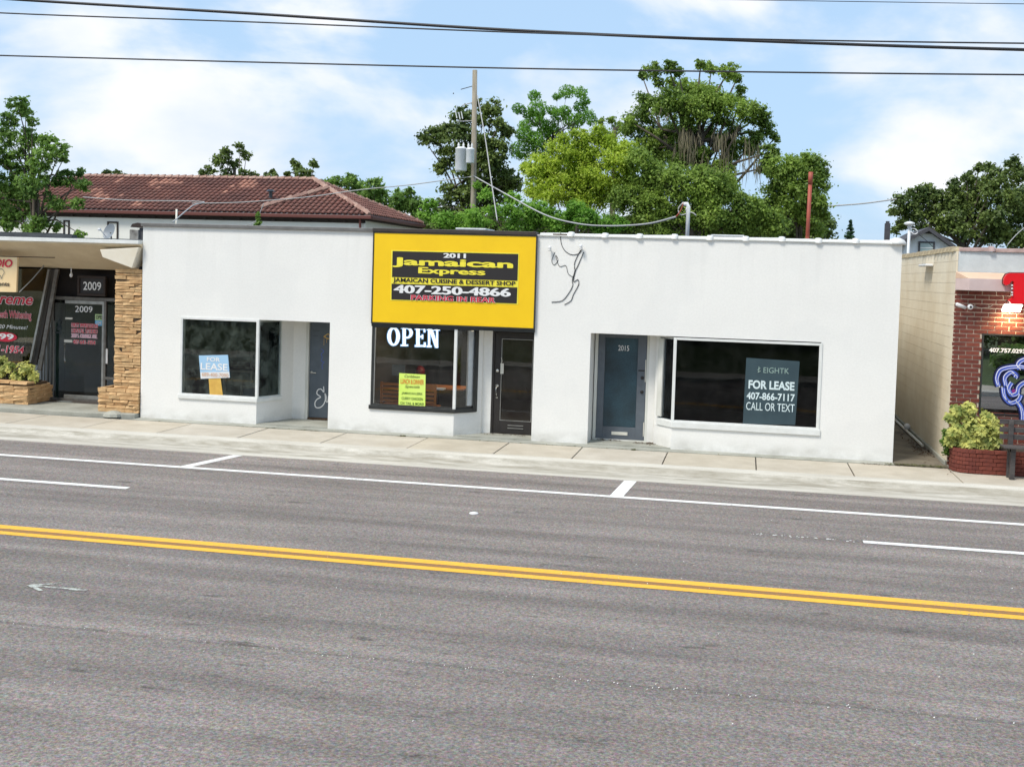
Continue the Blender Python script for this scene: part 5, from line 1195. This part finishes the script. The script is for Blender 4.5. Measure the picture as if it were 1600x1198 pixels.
cable('guy_wire', [(746, 150), (758, 215), (768, 285), (777, 345)], 16.9, .02, M['grey_cable'], 'steep pale guy wire right of the utility pole', 14)
cable('service_drop', [(1060, 322), (1150, 329), (1230, 328), (1300, 322), (1350, 318), (1401, 311)], 26, .03, M['grey_cable'], 'thin cable between the oak and the right hand tree')
cable('service_drop', [(130, 308), (200, 313), (312, 315), (300, 322), (270, 347)], 20, .018, M['grey_cable'], 'pale looped cable in front of the tiled roof at left', 8)
cable('service_drop', [(412, 318), (400, 345), (386, 352)], 18, .016, M['grey_cable'], 'short slanting cable beside the hanging vine')
cable('service_drop', [(1574, 383), (1590, 365), (1620, 340)], 1.0, .010, M['grey_cable'], 'pale cable rising from the pink coping at far right')
o = MB().tube([at(276, 327, 9), (at(276, 327, 9).x, 9, ZR)], .03, 8).build('roof_pipe', M['ivory'], smooth=True); tag(o, 'slim white vent pipe standing above the grey metal cap', 'pipe')
# second mast with loop behind the right building
RM = empty('service_mast', (at(1421, 400, 7).x, 7, 3.0), 'slim white mast with dish light cap in front of the gabled house', 'mast')
p = at(1421, 352, 7); MB().tube([(p.x, 7, 3.0), tuple(p)], .035, 8).lathe((p.x, 7, p.z-.02), [(.03, 0), (.13, .04), (.12, .08), (.04, .11)], 12).build('pole', M['transformer'], RM, smooth=True)
stroke([(1422, 357), (1430, 358), (1434, 363), (1429, 366), (1423, 362)], .012, 6.95, M['white'], RM, 'loop_cable'); stroke([(1434, 365), (1445, 374), (1458, 386)], .008, 6.95, M['black_cable'], RM, 'thin_cable')

# ------------------------------------------------------------------ hip roofed house behind
HH = empty('tile_roofed_house', (-24, 25, 0), 'white house with low red barrel tile hip roof behind the shops', 'house')
XL, XR_, YF, YR, ZE, ZRG = -33.5, -14.72, 21.5, 29.2, 5.36, 7.0
ap1 = (-18.6, 25.35, ZRG); ap0 = (-29.6, 25.35, ZRG)
planes = [[(XL, YF, ZE), (XR_, YF, ZE), ap1, ap0], [(XR_, YF, ZE), (XR_, YR, ZE), ap1]]
for pl in planes: MB().poly(pl).build('roof_deck', M['roofing'], HH)
MB().poly([(XR_, YR, ZE), (XL, YR, ZE), ap0, ap1]).poly([(XL, YR, ZE), (XL, YF, ZE), ap0]).build('rear_roof', M['roof_tile'], HH)
def tiles(pl, mat, nm, pw=.235, ph=.36, skip=None):
    P = [Vector(p) for p in pl]; e = (P[1]-P[0]).normalized(); n = e.cross(P[2]-P[1]).normalized()
    if n.z < 0: n = -n
    up_ = n.cross(e); 
    if up_.z < 0: up_ = -up_
    UV = [((p-P[0]).dot(e), (p-P[0]).dot(up_)) for p in P]
    def inside(u, v):
        c = False; j = len(UV)-1
        for i in range(len(UV)):
            (xi, yi), (xj, yj) = UV[i], UV[j]
            if (yi > v) != (yj > v) and u < (xj-xi)*(v-yi)/(yj-yi)+xi: c = not c
            j = i
        return c
    PU = [[((p-P[0]).dot(e), (p-P[0]).dot(up_)) for p in pp] for pp in PATCH] if pl is planes[0] else []
    def inpoly(u, v, W):
        c = False; j = len(W)-1
        for i in range(len(W)):
            (xi, yi), (xj, yj) = W[i], W[j]
            if (yi > v) != (yj > v) and u < (xj-xi)*(v-yi)/(yj-yi)+xi: c = not c
            j = i
        return c
    m1 = MB(); m2 = MB(); umax = max(u for u, v in UV); vmax = max(v for u, v in UV); q = random.Random(2); v = 0; row = 0
    while v < vmax:
        u = .0
        while u < umax:
            if inside(u+pw/2, v+ph*.45):
                m = m2 if (any(inpoly(u+q.uniform(-.1, .3), v+q.uniform(-.2, .5), W) for W in PU) or q.random() < .006) else m1
                o = P[0]+e*u+up_*(v-.03)+n*(.02+q.uniform(0, .012)); r_ = pw*.40; K = 5; n0 = len(m.v); L_ = ph+.05
                for end in (0, 1):
                    for k in range(K):
                        a_ = math.pi*k/(K-1); m.v.append(tuple(o+e*(pw/2+math.cos(a_)*r_*(1 if end == 0 else .85))+n*(math.sin(a_)*r_*.75+(.045 if end == 0 else 0))+up_*(L_*end)))
                for k in range(K-1): m.f.append((n0+k, n0+k+1, n0+K+k+1, n0+K+k))
                m.f.append(tuple(range(n0, n0+K)))
            u += pw
        v += ph; row += 1
    if m2.f: m2.build('newer_tiles', M['roof_tile_new'], HH, kind='stuff')
    return m1.build(nm, mat, HH, kind='stuff')
def onroof(x, y, d=.09):
    # point on the front roof plane under a picture point
    P = Vector(planes[0][0]); n = (Vector(planes[0][1])-P).cross(Vector(ap1)-P).normalized(); dr = Vector(ray(x, y)); t_ = (P-Vector(ORG)).dot(n)/dr.dot(n); q = Vector(ORG)+dr*t_
    if n.z < 0: n = -n
    return q+n*d
PATCH = [[onroof(*p, 0) for p in q] for q in (((238, 284), (285, 285), (276, 293), (232, 292)), ((372, 287), (402, 288), (400, 294.5), (366, 294)), ((140, 300), (153, 299), (162, 306), (172, 309), (165, 314), (150, 312), (142, 306)), ((178, 285), (190, 285), (188, 291), (180, 291)), ((212, 316), (224, 317), (222, 323), (208, 322)))]
for pl in planes: tiles(pl, M['roof_tile'], 'roof_tiles')
def ridge(a, b, nm='ridge_tiles'):
    a, b = Vector(a), Vector(b); L_ = (b-a).length; n = int(L_/.33); m = MB()
    for k in range(n):
        p, q = a.lerp(b, k/n), a.lerp(b, (k+1.1)/n); m.tube([p+Vector((0, 0, .05)), q+Vector((0, 0, .085))], .095, 6, .12)
    m.build(nm, M['ridge_tile'], HH, kind='stuff')
ridge(ap0, ap1); ridge((XR_, YF, ZE), ap1); ridge((XR_, YR, ZE), ap1); ridge((XL, YF, ZE), ap0)
ridge(tuple(onroof(408, 329, .08)), tuple(onroof(512, 299, .08)))
# eaves
MB().box(XL, XR_+.12, YF-.15, YF, ZE-.14, ZE+.0).build('gutter', M['gutter'], HH, bevel=.02); MB().box(XR_, XR_+.14, YF, YR, ZE-.14, ZE).build('gutter', M['gutter'], HH, bevel=.02)
MB().box(XL, XR_, YF, YR, ZE-.2, ZE-.14).build('eave_soffit', M['dark_wood'], HH)
for k in range(24):
    x_ = XR_-.3-k*.75; MB().box(x_-.05, x_+.05, YF+.03, YF+.11, ZE-.28, ZE-.2).build('rafter_tail', M['dark_wood'], HH)
MB().box(XL+.6, XR_-.2, YF+.15, YR-.2, 0, ZE-.2).build('wall', M['hip_wall'], HH)
MB().box(XL+.6, XR_-.2, YF+.12, YF+.149, ZE-.30, ZE-.201).build('dark_frieze', M['dark_wood'], HH)
for x0, x1, y0 in ((167.5, 184, 346), (99, 108, 344)):
    a, b = at(x0, y0, YF+.12), at(x1, y0+40, YF+.12); f_ = frame_xz(MB(), a.x, b.x, b.z, a.z, .06, YF+.11, YF+.17).build('window', M['dark_wood'], HH); MB().box(a.x+.05, b.x-.05, YF+.37, YF+.39, b.z+.05, a.z-.05).build('pane', M['dark_glass'], f_)
p = at(562.5, 340, YF-.05); MB().tube([(p.x, YF-.05, ZE-.1), (p.x, YF-.0, ZE-.5), (p.x, YF+.05, ZE-.7), (p.x, YF+.05, 0)], .05, 6).build('downspout', M['gutter'], HH)
p = at(423, 306, 22.6); MB().lathe((p.x, p.y, p.z-.1), [(.08, 0), (.08, .25), (.2, .27), (.1, .36)], 10).build('roof_vent', M['dark_glass'], HH)
o = link('hanging_vine', leaves_mesh('hanging_vine', [(at(403, 338, 17), .08, .08, .15), (at(404, 347, 17), .09, .08, .16), (at(401, 353, 17), .1, .1, .1)], LEAF['maple'], .07, .8, 3)); tag(o, 'small green vine hanging from the red gutter', 'vine')
# gabled pale house at right, chimney, conifer
GH = empty('gabled_house', (9.7, 45, 0), 'pale blue gabled house with dark roof behind the right hand shop', 'house')
A_, Lf, Rt = at(1450, 354.5, 45), at(1405, 377, 45), at(1496, 387, 45)
zb = 0; zl = min(Lf.z, Rt.z); MB().prism([(Lf.x+.3, 45, 0), (Rt.x-.3, 45, 0), (Rt.x-.3, 45, Rt.z+.15), (A_.x, 45, A_.z-.12), (Lf.x+.3, 45, Lf.z+.0)], (0, 8, 0)).build('gable_wall', M['house_wall'], GH)
for B_ in (Lf, Rt):
    MB().prism([(A_.x, 44.5, A_.z-.02), (B_.x, 44.5, B_.z-.02), (B_.x, 44.5, B_.z-.26), (A_.x, 44.5, A_.z-.24)], (0, 9, 0)).build('roof_slope', M['slate'], GH)
a, b = at(1435.5, 377, 44.9), at(1460, 398, 44.9); f_ = frame_xz(MB(), a.x, b.x, b.z, a.z, .09, 44.9, 44.98).build('window', M['slate'], GH); MB().box(a.x+.08, b.x-.08, 44.93, 44.96, b.z+.08, a.z-.08).build('pane', pm('pale_grey_blue_pane', (.35, .45, .46), None, 3, .1), f_)  # pane in one even pale grey-blue
MB().box(a.x+.08, b.x-.08, 44.91, 44.925, (a.z+b.z)/2-.02, (a.z+b.z)/2+.02).build('glazing_bar', M['white'], f_)
MB().prism([tuple(at(*p, 44.9)) for p in ((1450, 356), (1439, 364.5), (1462, 366))], (0, .05, 0)).build('gable_vent', M['slate'], GH)
a, b = at(1382.5, 372, 46), at(1391.5, 349, 46); CH2 = empty('chimney', (a.x, 46, 0), 'slim dark chimney stack between coping end and gabled house', 'chimney')
MB().box(a.x, b.x, 46, 46.4, 0, b.z).build('stack', M['slate'], CH2); MB().box(a.x+.05, b.x-.05, 46.05, 46.35, b.z, b.z+.12).build('cap', M['slate'], CH2)
cx_, cb_, ct_ = at(1328, 372, 50), at(1328, 372, 50), at(1328, 344, 50)
CT = empty('conifer_tree', (cx_.x, 50, 0), 'small pointed conifer far behind the white coping', 'tree')
hh = ct_.z-cb_.z; cl = [(Vector((cx_.x, 50, cb_.z-.8+(hh+.8)*t_)), .52*(1-t_)+.05, .52*(1-t_)+.05, .12) for t_ in (0, .12, .24, .36, .48, .6, .72, .84, .95)]
link('crown', leaves_mesh('crown', cl, LEAF['conifer'], .10, 1.0, 5, flat=.5), CT); MB().tube([(cx_.x, 50, 0), (cx_.x, 50, ct_.z)], .08, 6, .02).build('trunk', M['trunk'], CT)

# ------------------------------------------------------------------ trees
TG = 'trees behind the shops'
tree([(28, 165, 17), (40, 175, 12), (12, 187, 15), (50, 190, 9), (8, 215, 18), (42, 215, 18), (75, 222, 14), (93, 235, 16), (68, 250, 18), (28, 250, 24), (100, 248, 9), (20, 288, 30), (58, 285, 24), (100, 280, 17), (128, 290, 13), (125, 270, 9), (40, 322, 26), (85, 318, 18), (122, 318, 11), (12, 345, 25), (60, 350, 16), (45, 358, 12), (88, 355, 9), (126, 366, 9), (-25, 240, 35), (-25, 310, 40)], 13, LEAF['maple'], 'mid green broadleaf tree at the left edge in front of the tiled roof', TG, leaf=.105, dens=.34, seed=41, tr=.2, jit=.5)
tree([(352, 238, 9), (375, 232, 9), (385, 242, 8), (345, 252, 11), (325, 268, 12), (355, 272, 14), (380, 272, 12), (365, 255, 9), (397, 275, 8)], 38, LEAF['dark'], 'dark open topped tree above the left part of the tiled roof', TG, leaf=.16, dens=.33, seed=42)
tree([(418, 275, 7), (430, 274, 7), (426, 268, 4)], 42, LEAF['dark'], 'tiny dark treetop just right of the open topped tree', TG, leaf=.16, dens=.35, seed=43)
tree([(463, 262, 9), (470, 276, 11), (490, 256, 8), (450, 272, 6), (483, 272, 9), (458, 252, 4)], 38, LEAF['dark'], 'small dark treetop above the middle of the tiled roof', TG, leaf=.16, dens=.35, seed=44)
tree([(168, 272, 8), (185, 273, 9), (197, 276, 6)], 45, LEAF['dark'], 'low dark treetop peeking over the roof ridge at left', TG, leaf=.16, dens=.35, seed=45)
tree([(515, 290, 10), (530, 283, 12), (548, 282, 13), (560, 296, 18), (585, 292, 17), (600, 308, 18), (625, 312, 16), (640, 318, 15), (655, 325, 12), (540, 305, 16), (575, 315, 18), (615, 330, 14), (650, 342, 10), (640, 300, 8), (505, 285, 6)], 36, LEAF['maple'], 'broad dull green tree sloping down behind the right end of the tiled roof', TG, leaf=.15, dens=.35, seed=46)
tree([(770, 170, 17), (755, 185, 16), (725, 180, 17), (745, 160, 8), (780, 195, 14), (700, 205, 16), (680, 215, 17), (662, 218, 9), (720, 215, 24), (755, 225, 26), (775, 235, 18), (700, 245, 18), (690, 262, 12), (745, 262, 28), (775, 275, 24), (735, 300, 26), (705, 300, 18), (690, 322, 14), (765, 310, 28), (793, 205, 11), (800, 285, 18), (715, 330, 20)], 25, LEAF['dark'], 'tall dark sparse tree behind the utility pole', TG, leaf=.13, dens=.34, seed=47, tr=.25)
balls = [(810, 170, 8), (835, 150, 7.5), (841, 170, 11), (825, 177, 7), (835, 186, 10), (845, 190, 9), (870, 151, 6), (886, 143, 9), (907, 144.5, 9), (863, 173, 8), (883, 174, 9), (873, 180, 9), (907, 167, 9), (914, 158, 6), (920, 178, 7), (925.5, 189, 7), (819, 196, 9), (860, 197, 11), (895, 190, 11), (850, 205, 10), (907, 185, 9), (820, 210, 12), (833, 218, 14), (845, 232, 16), (815, 235, 15), (868, 212, 12)]
tree(balls, 27, LEAF['ball'], 'tree with separate round leaf tufts standing above the lime green tree', TG, leaf=.075, dens=.5, seed=48, sub=1.5, jit=1.2, tr=.12, flat=.95, long=2., droop=1.)
tree([(905, 217, 19), (933, 212, 18), (878, 236, 22), (912, 242, 29), (950, 230, 24), (850, 258, 22), (888, 270, 30), (930, 275, 30), (965, 252, 25), (833, 278, 18), (866, 298, 22), (982, 280, 24), (902, 302, 26), (822, 262, 10), (945, 302, 24), (980, 232, 16), (838, 300, 16), (915, 320, 20)], 21, LEAF['bright'], 'rounded lime green tree right of the utility pole', TG, leaf=.085, dens=.42, seed=49, tr=.12)
tree([(968, 200, 12), (955, 188, 7), (985, 195, 8), (940, 190, 6)], 33, LEAF['oak'], 'thin brownish treetop between the lime tree and the mossy oak', TG, leaf=.12, dens=.3, seed=55)
oak = [(1020, 110, 13), (1045, 105, 11), (1003, 118, 7), (1060, 112, 10), (1095, 100, 9), (1112, 106, 12), (1140, 110, 12), (1152, 122, 9), (1158, 140, 8), (1157, 155, 7), (1075, 138, 17), (1050, 130, 9), (1110, 145, 17), (1028, 128, 8),
 (1008, 165, 20), (1045, 160, 24), (1088, 168, 28), (1128, 168, 24), (1168, 172, 20), (1186, 182, 15), (1192, 205, 16), (1000, 200, 24), (1040, 208, 28), (1085, 210, 26), (1130, 212, 26), (1172, 225, 22), (1203, 238, 14), (1212, 214, 8), (985, 190, 10), (1195, 262, 13), (1060, 232, 20), (1010, 235, 20), (1140, 245, 16), (1100, 240, 14), (1058, 256, 18), (1095, 262, 18), (1128, 266, 15), (1028, 248, 18), (1075, 240, 18)]
oroot, ocl = tree(oak, 27, LEAF['oak'], 'tallest live oak hung with grey Spanish moss', TG, leaf=.105, dens=.42, seed=50, tr=.4, jit=.9)
tree([(995, 250, 24), (1022, 275, 28), (1062, 280, 30), (1100, 288, 28), (1125, 300, 24), (1040, 315, 30), (1085, 325, 28), (1130, 330, 28), (1005, 305, 28), (1165, 320, 22), (1180, 340, 24), (1150, 352, 24), (1100, 352, 28), (1050, 350, 28), (1005, 345, 26), (1140, 285, 14), (975, 310, 24), (1208, 350, 18)], 20, LEAF['oak'], 'spreading mid green tree below the mossy oak', TG, leaf=.09, dens=.45, seed=51, tr=.3)
tree([(1222, 262, 20), (1250, 255, 20), (1272, 262, 16), (1238, 285, 24), (1268, 290, 22), (1215, 300, 20), (1250, 315, 24), (1280, 320, 18), (1225, 335, 24), (1262, 342, 20), (1288, 335, 10), (1200, 325, 18), (1276, 358, 12), (1287, 272, 8)], 23, LEAF['oak'], 'rounded dark green tree right of the mossy oak behind the red pipe', TG, leaf=.10, dens=.45, seed=52, tr=.25)
tree([(668, 335, 13), (672, 318, 9), (692, 345, 16), (718, 348, 16), (745, 345, 18), (770, 335, 18), (758, 305, 10), (800, 335, 20), (830, 328, 18), (800, 310, 12), (855, 335, 20), (885, 345, 18), (915, 340, 16), (940, 350, 16), (900, 325, 12), (965, 350, 14), (835, 350, 18), (745, 290, 7), (870, 352, 16)], 16.5, LEAF['shrub'], 'wide vivid green shrubbery just behind the yellow sign', TG, leaf=.085, dens=.45, seed=53, cat='shrub', name='shrubbery', tr=.08)
tree([(1412, 318, 14), (1432, 308, 16), (1424, 335, 15), (1398, 332, 7), (1452, 302, 15), (1470, 318, 20), (1448, 330, 18), (1498, 312, 20), (1492, 292, 12), (1512, 278, 9), (1530, 262, 9), (1545, 265, 10), (1530, 290, 20), (1560, 283, 20), (1590, 275, 20), (1520, 325, 25), (1560, 320, 28), (1600, 315, 30), (1500, 350, 25), (1545, 360, 28), (1590, 365, 30), (1470, 350, 20), (1398, 360, 8), (1408, 352, 10), (1582, 255, 9), (1640, 300, 45), (1640, 370, 40), (1440, 362, 14)], 58, LEAF['dark'], 'large dark spreading oak at the right edge behind the gabled house', TG, leaf=.19, dens=.38, seed=54, tr=.4)
# dense understorey behind everything, so no bare horizon shows
uc = [(x, 358, 24) for x in range(640, 1290, 22)]
tree(uc, 31, LEAF['dark'], 'continuous dark hedge at the foot of the trees', None, leaf=.16, dens=.45, seed=60, cat='hedge', name='hedge', tr=.1, branch=False)
# Spanish moss: bundles of thin hanging strands
mm = MB(); q = random.Random(9)
for (x, y, n_, len_) in ((1068, 205, 16, 1.5), (1078, 212, 14, 1.7), (1083, 232, 8, .9), (1118, 208, 8, 1.1), (1130, 214, 12, 1.5), (1137, 240, 9, 1.3), (1146, 205, 5, .8), (1134, 262, 6, 1.2), (1172, 222, 10, 1.6), (1182, 232, 10, 1.4), (1163, 250, 7, 1.0), (1186, 256, 7, 1.0), (1100, 240, 6, .8), (1033, 170, 5, .6), (1041, 176, 4, .5), (1150, 268, 6, .8), (1118, 262, 5, .7), (1058, 222, 5, .8), (1095, 205, 4, .6), (1205, 268, 4, .5)):
    for s in range(n_*2):
        p = at(x+q.gauss(0, 3.6), y+q.gauss(0, 7), 25.4+q.uniform(-.9, .9)); L_ = len_*q.uniform(.25, 1.)**1.2; w2 = q.uniform(.008, .022); sw_ = q.uniform(-.12, .12)
        m0 = p+Vector((sw_*.8, q.uniform(-.05, .05), -L_*.5)); m1 = p+Vector((sw_*.6+q.uniform(-.05, .05), q.uniform(-.1, .1), -L_)); a_ = q.uniform(0, 3.14); dx = Vector((math.cos(a_)*w2, math.sin(a_)*w2, 0))
        mm.poly([p-dx*.5, p+dx*.5, m0+dx*1.3, m0-dx]); mm.poly([m0-dx, m0+dx*1.3, m1+dx*.15, m1-dx*.15])
o = link('hanging_moss', mm.mesh('hanging_moss', M['moss'], fix=False), oroot); o['kind'] = 'stuff'
# across the street, seen only as reflections in the glass
rb = random.Random(77); ORD = ['first', 'second', 'third', 'fourth', 'fifth', 'sixth', 'seventh', 'eighth']
def far_tree(x, y, r_, leafm, label, seed, hgt=5.):
    root = empty('street_tree', (x, y, 0), label, 'tree', 'trees across the street'); cl = [(Vector((x+rb.uniform(-1, 1)*r_, y+rb.uniform(-1, 1)*r_, hgt*.55+rb.uniform(-.3, .6)*r_)), r_*.6, r_*.6, r_*.5) for k in range(10)]
    link('crown', leaves_mesh('crown', cl, leafm, .22, .35, seed), root); MB().tube([(x, y, 0), (x+.1, y, hgt*.6)], .2, 8, .1).build('trunk', M['trunk'], root, smooth=True)
for i, (x, y) in enumerate(((-30, -38), (-22, -41), (-14, -37), (-5, -40), (4, -38), (13, -41), (22, -37), (31, -40))):
    far_tree(x, y, 3.6, LEAF['oak'] if i % 2 else LEAF['dark'], ORD[i]+' broadleaf tree from the west on the far lawn behind the viewer', 200+i)
for i, (x, y, r_) in enumerate(((10.6, -25.5, .9), (8.2, -28, .8), (13.5, -26.5, 1.0), (-16, -27, 1.), (-9, -29, 1.1), (-21, -28, 1.2))):
    root = empty('garden_shrub', (x, y, -.02), ORD[i]+' listed low garden shrub on the far lawn behind the viewer', 'shrub', 'shrubs across the street')
    link('foliage', leaves_mesh('foliage', [(Vector((x+rb.uniform(-.5, .5), y+rb.uniform(-.5, .5), r_*.6)), r_*.7, r_*.7, r_*.6) for k in range(4)], LEAF['maple'], .14, .4, 300+i, long=2.5), root)
    MB().tube([(x, y, -.02), (x, y, r_*.6)], .05, 6).build('stem', M['trunk'], root)
print('leaves', NLEAF[0], 'objects', len(scene.objects))
